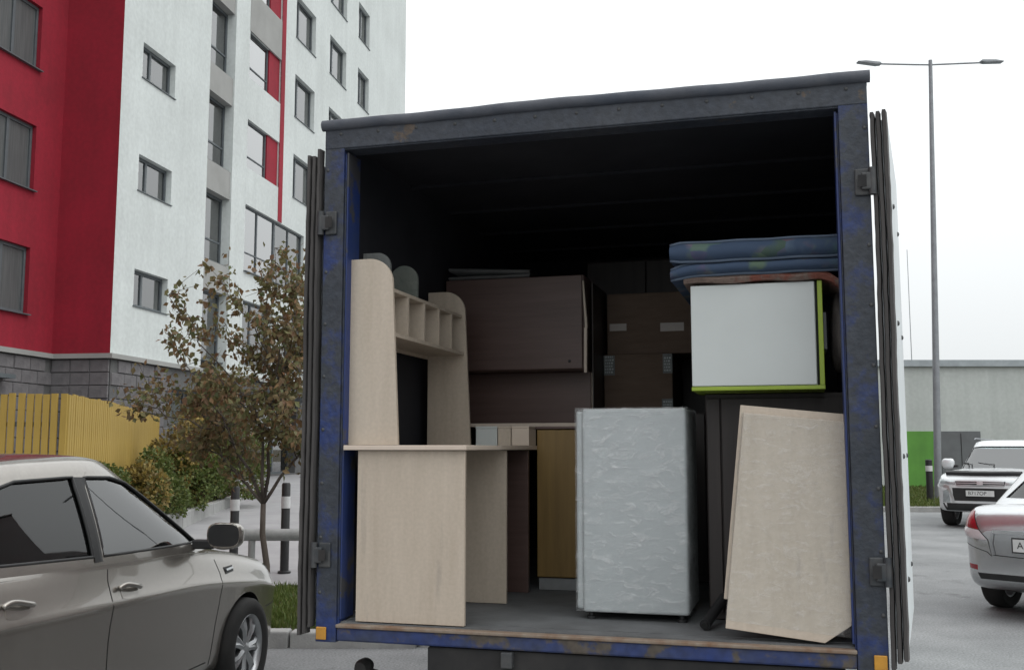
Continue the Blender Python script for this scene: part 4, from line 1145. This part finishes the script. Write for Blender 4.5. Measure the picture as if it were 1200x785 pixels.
class Car:
    def __init__(s, name, loc, heading, label, paint, st, arches, gh, cat='car', section=None):
        """heading: degrees clockwise from +y; st: stations (y, zb, w, zsh, wsh, ztop)"""
        s.root = empty(name, loc, -R(heading), label, cat)
        s.paint = paint
        rows = []
        for (y, zb, w, zs, ws, zt) in spline(st, 7):
            h = zs - zb
            sec = [(0, zb), (.6 * w, zb), (.86 * w, zb + .015), (.945 * w, zb + .10 * h), (.968 * w, zb + .22 * h), (.974 * w, zb + .45 * h), (.987 * w, zb + .66 * h), (w, zb + .765 * h), (.988 * w, zb + .80 * h), (.945 * w, zb + .93 * h), (ws + (w - ws) * .26, zs), (ws, zs + .35 * (zt - zs)), (ws * .75, zs + .75 * (zt - zs)), (ws * .4, zt), (0, zt + .008)]
            half = spline(sec, 2)
            ring = [(x, y, z) for x, z in half] + [(-x, y, z) for x, z in half[-2:0:-1]]
            rows.append(ring)
        b = MB().grid(rows, closed=True); n = len(rows[0])
        b.f += [tuple(range(n)), tuple((len(rows) - 1) * n + k for k in range(n))]; b.m += [0, 0]
        body = b.mesh('body', [M[paint], M['car_dark']])
        cut = []
        for (y, z, r) in arches:
            for sx in (-1, 1):
                q = MB(); q.lathe([(0, .56 * sx), (r, .56 * sx), (r, 1.2 * sx), (0, 1.2 * sx)], 40, 'x', (0, y, z))
                q.m = [1] * len(q.f)
                cut.append(q.mesh('cut', [M[paint], M['car_dark']]))
        body = boolean(body, cut, 'DIFFERENCE')
        s.body = link_mesh('body', body, s.root, 32)
        s.green(gh)
        s.bvh()
    def bvh(s):
        bm = bmesh.new(); bm.from_mesh(s.body.data); s.tree = BVHTree.FromBMesh(bm); bm.free()
        bm = bmesh.new(); bm.from_mesh(s.shell.data); s.gtree = BVHTree.FromBMesh(bm); bm.free()
    def green(s, g):
        """greenhouse shell: rings from belt to roof; windows cut out, panes set in"""
        N_ = 72; rows = []
        def ring(t, sc=1.0, dz=0.0):
            yf = g['yf'][0] + (g['yf'][1] - g['yf'][0]) * t ** g.get('pf', 1.0)
            yr = g['yr'][0] + (g['yr'][1] - g['yr'][0]) * t ** g.get('pr', 1.0)
            w = g['w'][0] + (g['w'][1] - g['w'][0]) * t ** 1.35
            ym, L_ = (yf + yr) / 2, (yf - yr) / 2
            out = []
            for k in range(N_):
                a = 2 * math.pi * (k + .5) / N_
                e = .36
                x = w * math.copysign(abs(math.cos(a)) ** e, math.cos(a)) * sc
                y = ym + L_ * math.copysign(abs(math.sin(a)) ** .42, math.sin(a)) * sc
                zb = g['belt'](y); zr = g['roof'](y)
                out.append((x, y, zb + (zr - zb) * t + dz))
            return out
        for i in range(13): rows.append(ring(i / 12))
        cr_ = g.get('crown', .055)
        for sc, dz in ((.965, .30), (.90, .56), (.78, .78), (.55, .93), (.25, 1.0), (.02, 1.01)):
            rows.append(ring(1.0, sc, cr_ * dz))
        b = MB().grid(rows, closed=True)
        b.f.append(tuple((len(rows) - 1) * N_ + k for k in range(N_))); b.m.append(0)
        base_me = b.mesh('shell', [M[s.paint]])
        def solid(me, th, off, push=0.0):
            me = me.copy()
            if push:
                for v in me.vertices: v.co -= v.normal * push
            o = tmp_obj(me); md = o.modifiers.new('s', 'SOLIDIFY'); md.thickness = th; md.offset = -1; r = evaluated(o); bpy.data.objects.remove(o); return r
        prisms = []
        for poly, glass, nm in g['side']:
            for sx in (-1, 1):
                prisms.append((MB().prism(poly, 'x', sx * .25, sx * 1.3).mesh('p', [M[s.paint]]), glass, nm))
        for poly, y0, y1, glass, nm in g['ends']:
            prisms.append((MB().prism(poly, 'y', y0, y1).mesh('p', [M[s.paint]]), glass, nm))
        shell = boolean(solid(base_me, .03, 0), [p[0] for p in prisms], 'DIFFERENCE')
        s.shell = link_mesh('cabin_shell', shell, s.root, 32)
        pane = solid(base_me, .005, 0, .012)
        for p, glass, nm in prisms:
            me = boolean(pane.copy(), [p], 'INTERSECT')
            me.materials.clear(); me.materials.append(M[glass])
            for pl in me.polygons: pl.material_index = 0
            link_mesh(nm, me, s.root, 40)
        # black window surrounds along the openings
        for poly, glass, nm in g['side']:
            for sx in (-1, 1):
                s_pts = []
                m = len(poly)
                for i in range(m):
                    a, c = poly[i], poly[(i + 1) % m]
                    for k in range(8):
                        s_pts.append((a[0] + (c[0] - a[0]) * k / 8, a[1] + (c[1] - a[1]) * k / 8))
                bm = bmesh.new(); bm.from_mesh(base_me); tr = BVHTree.FromBMesh(bm); bm.free()
                pts = []
                for (y, z) in s_pts:
                    h = tr.ray_cast(Vector((sx * 2, y, z)), Vector((-sx, 0, 0)))
                    if h[0] is not None: pts.append(h[0] + Vector((-sx * .004, 0, 0)))
                if len(pts) > 3:
                    pts.append(pts[0])
                    MB().tube(pts, .009, 6, cap=False).build('window_trim', M['car_dark'], s.root, smooth=True)
    def pillar(s, quad, mat='car_dark', name='pillar_cover'):
        for sx in (-1, 1):
            rows = []
            for j in range(9):
                v = j / 8; r = []
                for i in range(5):
                    u = i / 4
                    (a, b_, c, d) = quad
                    y = (a[0] * (1 - u) + b_[0] * u) * (1 - v) + (d[0] * (1 - u) + c[0] * u) * v
                    z = (a[1] * (1 - u) + b_[1] * u) * (1 - v) + (d[1] * (1 - u) + c[1] * u) * v
                    h = s.gtree.ray_cast(Vector((sx * 2, y, z)), Vector((-sx, 0, 0)))
                    r.append((h[0] + Vector((sx * .004, 0, .001))) if h[0] is not None else Vector((sx * .6, y, z)))
                rows.append(r)
            MB().grid(rows).build(name, M[mat], s.root, smooth=True, off=(0, 0, 0))
    def hit(s, p, d, green=False):
        best = None
        for t in ((s.tree, s.gtree) if green else (s.tree,)):
            h = t.ray_cast(Vector(p), Vector(d))
            if h[0] is not None and (best is None or h[3] < best[3]): best = h
        return best
    def proj(s, q, side, out):
        """q: (a,b) on the projection plane; side 'R','L' use (y,z), 'F','B' use (x,z), 'T' uses (x,y)"""
        o, d = {'R': ((3, q[0], q[1]), (-1, 0, 0)), 'L': ((-3, q[0], q[1]), (1, 0, 0)), 'F': ((q[0], 4, q[1]), (0, -1, 0)), 'B': ((q[0], -4, q[1]), (0, 1, 0)), 'T': ((q[0], q[1], 3), (0, 0, -1))}[side]
        h = s.hit(o, d)
        if h is None: return None
        n = h[1] if h[1].dot(Vector(d)) < 0 else -h[1]
        return h[0] + n * out
    def strip(s, pts, side, w=.006, mat='seam', name='seam', out=.0012, n=10, parent=None):
        path = []
        for a, c in zip(pts, pts[1:]):
            for k in range(n): path.append((a[0] + (c[0] - a[0]) * k / n, a[1] + (c[1] - a[1]) * k / n))
        path.append(pts[-1])
        rows = []
        for i, p in enumerate(path):
            q0, q1 = path[max(0, i - 1)], path[min(len(path) - 1, i + 1)]
            dx, dz = q1[0] - q0[0], q1[1] - q0[1]; l = math.hypot(dx, dz) or 1
            nx, nz = -dz / l * w / 2, dx / l * w / 2
            a = s.proj((p[0] + nx, p[1] + nz), side, out); c = s.proj((p[0] - nx, p[1] - nz), side, out)
            if a is None or c is None: continue
            rows.append([a, c])
        if len(rows) > 1:
            return MB().grid(rows).build(name, M[mat], parent or s.root, off=(0, 0, 0))
    def patch(s, c4, side, mat, name, out=.006, nu=12, nv=10, th=.012, parent=None, bulge=0.0, edges=None):
        """four-cornered patch laid on the body: corners bl, br, tr, tl; edges may bow outwards"""
        e = edges or (0, 0, 0, 0)
        rows, inn = [], []
        for j in range(nv + 1):
            v = j / nv; r, ri = [], []
            for i in range(nu + 1):
                u = i / nu
                bl, br, tr_, tl = c4
                x = (bl[0] * (1 - u) + br[0] * u) * (1 - v) + (tl[0] * (1 - u) + tr_[0] * u) * v
                z = (bl[1] * (1 - u) + br[1] * u) * (1 - v) + (tl[1] * (1 - u) + tr_[1] * u) * v
                bu, bv = 4 * u * (1 - u), 4 * v * (1 - v)
                z += -e[0] * bu * (1 - v) + e[2] * bu * v
                x += e[1] * bv * u - e[3] * bv * (1 - u)
                o_ = s.proj((x, z), side, out + bulge * bu * bv); i_ = s.proj((x, z), side, out - th)
                if o_ is None: o_ = r[-1] if r else Vector((0, 0, -5)); i_ = ri[-1] if ri else o_
                r.append(o_); ri.append(i_)
            rows.append(r); inn.append(ri)
        b = MB().grid(rows).grid(inn)
        n1 = (nu + 1) * (nv + 1); W = nu + 1
        rim = [i for i in range(W)] + [j * W + nu for j in range(1, nv + 1)] + [nv * W + i for i in range(nu - 1, -1, -1)] + [j * W for j in range(nv - 1, 0, -1)]
        for k in range(len(rim)):
            a, c = rim[k], rim[(k + 1) % len(rim)]
            b.f.append((a, c, c + n1, a + n1)); b.m.append(0)
        return b.build(name, M[mat], parent or s.root, smooth=40, off=(0, 0, 0))
    def handle(s, y, z, sx=1, tilt=0.02):
        side = 'R' if sx > 0 else 'L'
        s.patch([(y - .075, z - .035), (y + .085, z - .03), (y + .075, z + .02), (y - .07, z + .022)], side, s.paint, 'handle_cup', out=.002, th=.004, edges=(.012, .005, .008, .005))
        p0 = s.proj((y - .1, z + tilt * .6), side, .012); p1 = s.proj((y - .05, z + tilt), side, .03); p2 = s.proj((y + .05, z + .0), side, .03); p3 = s.proj((y + .1, z - tilt * .2), side, .012)
        path = spline([tuple(p0), tuple(p1), tuple(p2), tuple(p3)], 4)
        MB().tube(path, .0125, 10).build('door_handle', M[s.paint], s.root, smooth=True, off=(0, 0, 0))
    def mirror(s, y, z, sx, x0, r=(.115, .06, .075), mat=None):
        b = MB(); rows = []
        for i in range(13):
            th = -math.pi / 2 + math.pi * i / 12
            row = []
            for k in range(20):
                ph = 2 * math.pi * k / 20
                def sg(v, e): return math.copysign(abs(v) ** e, v)
                X = r[0] * sg(math.cos(th), .6) * sg(math.cos(ph), .6); Y = r[1] * sg(math.cos(th), .6) * sg(math.sin(ph), .9); Z = r[2] * sg(math.sin(th), .75)
                if Y < -.03: Y = -.03
                row.append((sx * (x0 + .14) + X, y + Y , z + Z + .08 * abs(X)))
            rows.append(row)
        b.grid(rows, closed=True)
        o = b.build('mirror', M[mat or s.paint], s.root, smooth=35, off=(0, 0, 0))
        q = [(sx * (x0 + .14) + r[0] * .86 * math.copysign(abs(math.cos(a)) ** .6, math.cos(a)), y - .0325 - .02 * sx * .0, z + .008 + r[2] * .84 * math.copysign(abs(math.sin(a)) ** .7, math.sin(a))) for a in [2 * math.pi * k / 24 for k in range(24)]]
        MB().add(q + [(p[0], p[1] + .012, p[2]) for p in q], [tuple(range(24))] + [(i, (i + 1) % 24, 24 + (i + 1) % 24, 24 + i) for i in range(24)]).build('mirror_glass', M['car_dark'], o, off=(0, 0, 0))
        MB().box((min(sx * (x0 - .06), sx * (x0 + .07)), y - .03, z - .075), (max(sx * (x0 - .06), sx * (x0 + .07)), y + .03, z - .02)).build('mirror_arm', M['car_dark'], o, bevel=.01, off=(0, 0, 0))
    def wheels(s, yf, yr, xw, r, w, **k):
        for y, st_ in ((yf, k.pop('steer', 0)), (yr, 0)):
            for sx in (-1, 1):
                make_wheel(s.root, (sx * xw, y, r), r, w, sx, steer=st_ , **k)
    def cabin(s, belt, yw, yd, seats, wheel_y, wheel_x, hw=.68):
        """dark interior above the belt deck: dashboard, seat backs, steering wheel"""
        MB().box((-hw, yd - .2, belt - .12), (hw, yd + .25, belt + .03)).build('dashboard', M['interior'], s.root, bevel=.05, off=(0, 0, 0))
        for (x, y, h) in seats:
            st_ = MB().prism([(y - .10, belt - .25), (y + .06, belt - .25), (y - .02, belt + h), (y - .13, belt + h)], 'x', x - .23, x + .23).build('seat_back', M['interior'], s.root, bevel=.05, seg=3, off=(0, 0, 0))
            MB().box((x - .12, y - .16, belt + h + .02), (x + .12, y - .06, belt + h + .17)).build('head_rest', M['interior'], st_, bevel=.03, off=(0, 0, 0))
        c = Vector((wheel_x, wheel_y, belt - .02)); pts = []
        for k in range(25):
            a = 2 * math.pi * k / 24
            pts.append(c + Vector((.18 * math.cos(a), -.09 * math.sin(a), .16 * math.sin(a))))
        MB().tube(pts, .014, 8, cap=False).build('steering_wheel', M['interior'], s.root, smooth=True, off=(0, 0, 0))

def plate(car, q, side, txt, mat='plate_white', w=.52, h=.112, out=.012):
    """number plate standing just proud of the body, with raised characters"""
    p = car.proj(q, side, out)
    o = MB().box((-w / 2, -.004, -h / 2), (w / 2, .004, h / 2)).build('number_plate', M[mat], car.root, off=(0, 0, 0))
    o.location = p; o.rotation_euler = (0, 0, 0 if side == 'B' else math.pi)
    for t, x, size in txt:
        cu = bpy.data.curves.new('characters', 'FONT'); cu.body = t; cu.size = size; cu.extrude = .0006; cu.align_x = 'CENTER'; cu.align_y = 'CENTER'
        to = bpy.data.objects.new('tmp', cu); COL.objects.link(to); me = evaluated(to); bpy.data.objects.remove(to)
        me.materials.clear(); me.materials.append(M['plate_ink'])
        c = bpy.data.objects.new('characters', me); COL.objects.link(c); c.parent = o; c.location = (x, -.005, 0); c.rotation_euler = (R(90), 0, 0)
    fr = MB()
    for a, c in (((-w / 2 - .012, -.002, -h / 2 - .012), (w / 2 + .012, .003, -h / 2)), ((-w / 2 - .012, -.002, h / 2), (w / 2 + .012, .003, h / 2 + .012)), ((-w / 2 - .012, -.002, -h / 2), (-w / 2, .003, h / 2)), ((w / 2, -.002, -h / 2), (w / 2 + .012, .003, h / 2))):
        fr.box(a, c)
    fr.build('plate_frame', M['car_dark'], o, off=(0, 0, 0))
    return o

# ---------------------------------------------------------------- sedan profile shared by the two saloons
def sedan_stations(z=1.0):
    t = [(2.20, .36, .50, .52, .42, .535), (2.15, .27, .64, .63, .55, .65), (2.02, .21, .755, .70, .66, .745), (1.75, .19, .82, .775, .72, .84), (1.35, .19, .848, .85, .745, .915), (.95, .19, .852, .905, .755, .965), (.55, .18, .853, .945, .765, .95),
         (0.0, .18, .853, .965, .77, .955), (-.6, .18, .856, .985, .77, .975), (-1.15, .19, .858, 1.005, .755, 1.01), (-1.55, .21, .848, 1.015, .735, 1.05), (-1.9, .25, .805, 1.0, .69, 1.06), (-2.08, .30, .74, .955, .62, 1.02), (-2.16, .36, .66, .88, .55, .93), (-2.185, .42, .58, .80, .5, .83)]
    return [(y, a * z, w, b * z, c, d * z) for y, a, w, b, c, d in t]

def sedan(name, loc, heading, label, paint, glass_side='car_glass', z=1.0):
    belt = lambda y: (.925 - .028 * y) * z
    roof = lambda y: (1.455 - .050 * (y + .25) ** 2) * z
    fr = [(.90, .985), (-.235, 1.012), (-.20, 1.385), (.05, 1.378), (.24, 1.345), (.46, 1.25), (.70, 1.115)]
    rr = [(-.325, 1.016), (-1.10, 1.05), (-1.215, 1.13), (-1.12, 1.26), (-.95, 1.34), (-.75, 1.38), (-.30, 1.388)]
    sc = lambda pl: [(y, q * z) for y, q in pl]
    g = dict(yf=(1.34, .22), yr=(-1.90, -1.12), w=(.775, .575), belt=belt, roof=roof, crown=.05,
             side=[(sc(fr), glass_side, 'front_side_window'), (sc(rr), 'car_glass_dark', 'rear_side_window')],
             ends=[(sc([(-.60, .99), (.60, .99), (.47, 1.35), (.3, 1.37), (-.3, 1.37), (-.47, 1.35)]), .3, 2, 'car_glass', 'windscreen'),
                   (sc([(-.56, 1.10), (.56, 1.10), (.45, 1.32), (.3, 1.335), (-.3, 1.335), (-.45, 1.32)]), -2.6, -1.15, 'car_glass_dark', 'rear_window')])
    c = Car(name, loc, heading, label, paint, sedan_stations(z), [(1.33, .31, .355), (-1.24, .31, .355)], g)
    Z = lambda q: [(a, b * z) for a, b in q]
    for side in 'RL':
        sx = 1 if side == 'R' else -1
        c.strip(Z([(-.265, .955), (-.285, .90), (-.30, .62), (-.29, .30)]), side, name='door_seam')
        c.strip(Z([(.93, .88), (.95, .80), (.93, .62), (.84, .30)]), side, name='door_seam')
        c.strip(Z([(-1.18, 1.0), (-1.24, .85), (-1.05, .55), (-.95, .30)]), side, name='door_seam')
        c.strip(Z([(.80, .32), (-.92, .32)]), side, name='door_seam')
        c.strip(Z([(.88, .93), (-.26, .978), (-1.12, 1.004)]), side, w=.022, mat='car_dark', name='belt_trim', out=.003)
        c.handle(-.12, .845 * z, sx); c.handle(-1.02, .885 * z, sx)
        c.mirror(.80, 1.025 * z, sx, .785, r=(.112, .062, .078))
        c.strip(Z([(2.0, .50), (1.72, .50)]), side, name='bumper_seam')
        # tail lamp, wrapping the rear corner, seen from behind
        m = sx
        lo = c.patch([(m * .50, .735 * z), (m * .80, .78 * z), (m * .815, .845 * z), (m * .575, .82 * z)], 'B', 'lamp_clear', 'tail_lamp', out=.006, edges=(.01, .0, 0, 0), bulge=.006)
        c.patch([(m * .578, .825 * z), (m * .813, .85 * z), (m * .755, .985 * z), (m * .66, .985 * z)], 'B', 'lamp_red', 'red_lens', out=.007, parent=lo, edges=(0, .015, .008, .0), bulge=.006)
        c.patch([(m * .60, .455 * z), (m * .70, .465 * z), (m * .70, .505 * z), (m * .60, .50 * z)], 'B', 'lamp_red', 'reflector', out=.004)
        c.patch([(m * .40, .64 * z), (m * .66, .66 * z), (m * .73, .76 * z), (m * .44, .70 * z)], 'F', 'headlamp', 'headlamp', out=.006, bulge=.008)
    # boot lid: recess for the plate, seams, bumper line
    c.patch([(-.40, .60 * z), (.40, .60 * z), (.43, .80 * z), (-.43, .80 * z)], 'B', paint, 'plate_recess', out=.001, th=.006, edges=(.01, .01, .006, .01))
    c.strip(Z([(-.44, .60), (-.46, .70), (-.44, .805)]), 'B', w=.03, mat=paint, name='recess_edge', out=.012)
    c.strip(Z([(.44, .60), (.46, .70), (.44, .805)]), 'B', w=.03, mat=paint, name='recess_edge', out=.012)
    c.strip(Z([(-.44, .812), (.44, .812)]), 'B', w=.03, mat='chrome', name='boot_trim', out=.008)
    c.strip(Z([(-.66, .99), (-.57, .82), (-.49, .735), (-.46, .60), (0, .585), (.46, .60), (.49, .735), (.57, .82), (.66, .99)]), 'B', name='boot_seam', w=.008)
    c.strip(Z([(-.76, .70), (-.5, .625), (-.46, .588)]), 'B', name='bumper_seam'); c.strip(Z([(.76, .70), (.5, .625), (.46, .588)]), 'B', name='bumper_seam')
    c.patch(Z([(-.58, .375), (.58, .375), (.6, .43), (-.6, .43)]), 'B', 'car_dark', 'bumper_inset', out=.003, th=.008)
    c.patch(Z([(-.45, .36), (.45, .36), (.5, .5), (-.5, .5)]), 'F', 'car_dark', 'lower_grille', out=.004)
    c.pillar(Z([(-.325, .99), (-.235, .99), (-.20, 1.385), (-.30, 1.388)]))
    c.wheels(1.33, -1.24, .775, .315, .195, spokes=7)
    c.cabin(.93 * z, 0, .80, [(.36, -.35, .28), (-.36, -.35, .28), (.34, -1.0, .18), (-.34, -1.0, .18)], .46, -.36)
    return c

ZC = 1.035
hd = 9.0
fwd = Vector((math.sin(R(hd)), math.cos(R(hd)), 0)); rgt = Vector((math.cos(R(hd)), -math.sin(R(hd)), 0))
fw_pos = Vector((-1.67, 6.70, 0))                       # outer face of the right front wheel
loc = fw_pos - fwd * 1.33 - rgt * .87
lc = sedan('bronze_sedan', loc, hd, 'dusty bronze grey sedan parked at the kerb left of the truck', 'paint_bronze', z=ZC)
v = lc.patch([(1.03, .785 * ZC), (1.15, .79 * ZC), (1.155, .825 * ZC), (1.025, .825 * ZC)], 'R', 'car_dark', 'fender_vent', out=.004, th=.006)
lc.strip([(1.04, .806 * ZC), (1.145, .81 * ZC)], 'R', w=.012, mat='chrome', name='vent_blade', out=.010, parent=v)
plate(lc, (0, .70 * ZC), 'B', [])

hd2 = 48.0
f2 = Vector((math.sin(R(hd2)), math.cos(R(hd2)), 0)); r2 = Vector((math.cos(R(hd2)), -math.sin(R(hd2)), 0))
loc2 = Vector((4.75, 9.3, 0)) + f2 * 2.18
rc = sedan('silver_sedan', loc2, hd2, 'silver sedan seen from behind at the right edge of the picture', 'paint_silver', z=1.0)
plate(rc, (0, .70), 'B', [('A', -.195, .085), ('38', -.085, .115)])

# ---------------------------------------------------------------- white SUV facing the camera
st = [(2.36, .46, .55, .80, .5, .86), (2.32, .38, .72, .90, .62, .97), (2.2, .33, .84, .97, .74, 1.04), (1.9, .32, .90, 1.03, .80, 1.10), (1.4, .32, .905, 1.08, .81, 1.15), (1.0, .32, .905, 1.10, .81, 1.17), (.5, .32, .905, 1.11, .81, 1.13),
      (-.5, .32, .905, 1.12, .81, 1.13), (-1.5, .33, .905, 1.14, .80, 1.15), (-2.1, .36, .88, 1.14, .76, 1.16), (-2.35, .42, .80, 1.08, .7, 1.12), (-2.42, .5, .7, .98, .6, 1.02)]
beltS = lambda y: 1.08 - .01 * y
roofS = lambda y: 1.70 - .02 * (y + .5) ** 2
g = dict(yf=(1.22, .30), yr=(-2.32, -2.0), w=(.81, .64), belt=beltS, roof=roofS, crown=.06,
         side=[([(.80, 1.15), (-.12, 1.16), (-.12, 1.62), (.20, 1.61), (.5, 1.42)], 'car_glass_dark', 'front_side_window'), ([(-.22, 1.16), (-1.05, 1.18), (-1.05, 1.60), (-.22, 1.62)], 'car_glass_dark', 'rear_side_window'), ([(-1.15, 1.19), (-1.7, 1.3), (-1.8, 1.57), (-1.15, 1.6)], 'car_glass_dark', 'quarter_window')],
         ends=[([(-.70, 1.155), (.70, 1.155), (.60, 1.60), (.4, 1.62), (-.4, 1.62), (-.60, 1.60)], .2, 2.4, 'car_glass', 'windscreen'), ([(-.6, 1.22), (.6, 1.22), (.5, 1.58), (-.5, 1.58)], -3, -1.9, 'car_glass_dark', 'rear_window')])
hd3 = 180 + 38.0
f3 = Vector((math.sin(R(hd3)), math.cos(R(hd3)), 0))
loc3 = Vector((9.2, 20.3, 0)) - f3 * 2.3
sv = Car('white_suv', loc3, hd3, 'white SUV with dark bonnet deflector facing the camera beyond the silver sedan', 'paint_white', st, [(1.42, .37, .44), (-1.38, .37, .44)], g)
for m in (-1, 1):
    sv.patch([(m * .46, .86), (m * .80, .89), (m * .83, .965), (m * .46, .925)], 'F', 'headlamp', 'headlamp', out=.008, bulge=.01)
    sv.patch([(m * .56, .50), (m * .72, .52), (m * .70, .74), (m * .60, .78)], 'F', 'headlamp', 'bumper_lamp', out=.006)
    sv.strip([(m * .80, .86), (m * .60, .82), (m * .52, .62), (m * .50, .52)], 'F', w=.045, mat='chrome', name='chrome_blade', out=.012)
    sv.mirror(.78, 1.25, m, .86, r=(.13, .08, .11))
    side = 'R' if m > 0 else 'L'
    sv.strip([(-.17, 1.1), (-.17, .40)], side, name='door_seam'); sv.strip([(.85, 1.08), (.95, .7), (.85, .40)], side, name='door_seam')
    sv.handle(-.05, 1.0, m); sv.handle(-1.0, 1.02, m)
    sv.patch([(m * .72, .80), (m * .83, .80), (m * .80, 1.1), (m * .70, 1.1)], 'B', 'lamp_red', 'tail_lamp')
sv.patch([(-.44, .84), (.44, .84), (.46, .935), (-.46, .935)], 'F', 'car_dark', 'grille', out=.006)
for z in (.855, .895, .93):
    sv.strip([(-.44, z), (.44, z)], 'F', w=.016, mat='chrome', name='grille_bar', out=.016)
em = sv.patch([(-.055, .855), (.055, .855), (.055, .925), (-.055, .925)], 'F', 'chrome', 'grille_emblem', out=.024)
sv.patch([(-.50, .55), (.50, .55), (.52, .80), (-.52, .80)], 'F', 'car_dark', 'lower_grille', out=.006)
sv.patch([(-.66, .36), (.66, .36), (.72, .50), (-.72, .50)], 'F', 'car_dark', 'lower_bumper', out=.006)
plate(sv, (0, .70), 'F', [('B717OP', -.05, .10)], out=.03)
# dark bug deflector standing along the bonnet edge
rows = []
for i in range(25):
    x = -.70 + 1.4 * i / 24
    y = 2.20 - .16 * (x / .7) ** 2
    hz_ = sv.proj((x, y), 'T', 0)
    zz = hz_.z if hz_ else 1.03
    rows.append([(x, y + .05, zz + .0), (x, y + .07, zz + .055), (x, y + .02, zz + .085), (x, y - .06, zz + .07), (x, y - .05, zz - .01)])
MB().grid(rows, closed=True).build('bonnet_deflector', M['car_dark'], sv.root, smooth=50, off=(0, 0, 0))
for x0, x1 in ((-.35, .30), (.28, .62)):
    pts = []
    for k in range(9):
        t = k / 8; x = x0 + (x1 - x0) * t; z_ = 1.17 + .10 * t
        h = sv.gtree.ray_cast(Vector((x, 3, z_)), Vector((0, -1, 0)))
        pts.append((h[0] if h[0] is not None else Vector((x, 1.15, z_))) + Vector((0, .015, .01)))
    MB().tube(pts, .012, 6).build('wiper', M['car_dark'], sv.root, off=(0, 0, 0))
sv.wheels(1.42, -1.38, .80, .375, .25, spokes=6, style='single')
sv.cabin(1.10, 0, .85, [(.38, -.2, .35), (-.38, -.2, .35), (.35, -1.1, .3), (-.35, -1.1, .3)], .5, -.38)
for sx in (-1, 1):
    MB().tube([(sx * .62, .1, 1.76), (sx * .62, .0, 1.79), (sx * .62, -1.7, 1.76), (sx * .62, -1.8, 1.72)], .014, 8).build('roof_rail', M['galv'], sv.root, smooth=True, off=(0, 0, 0))
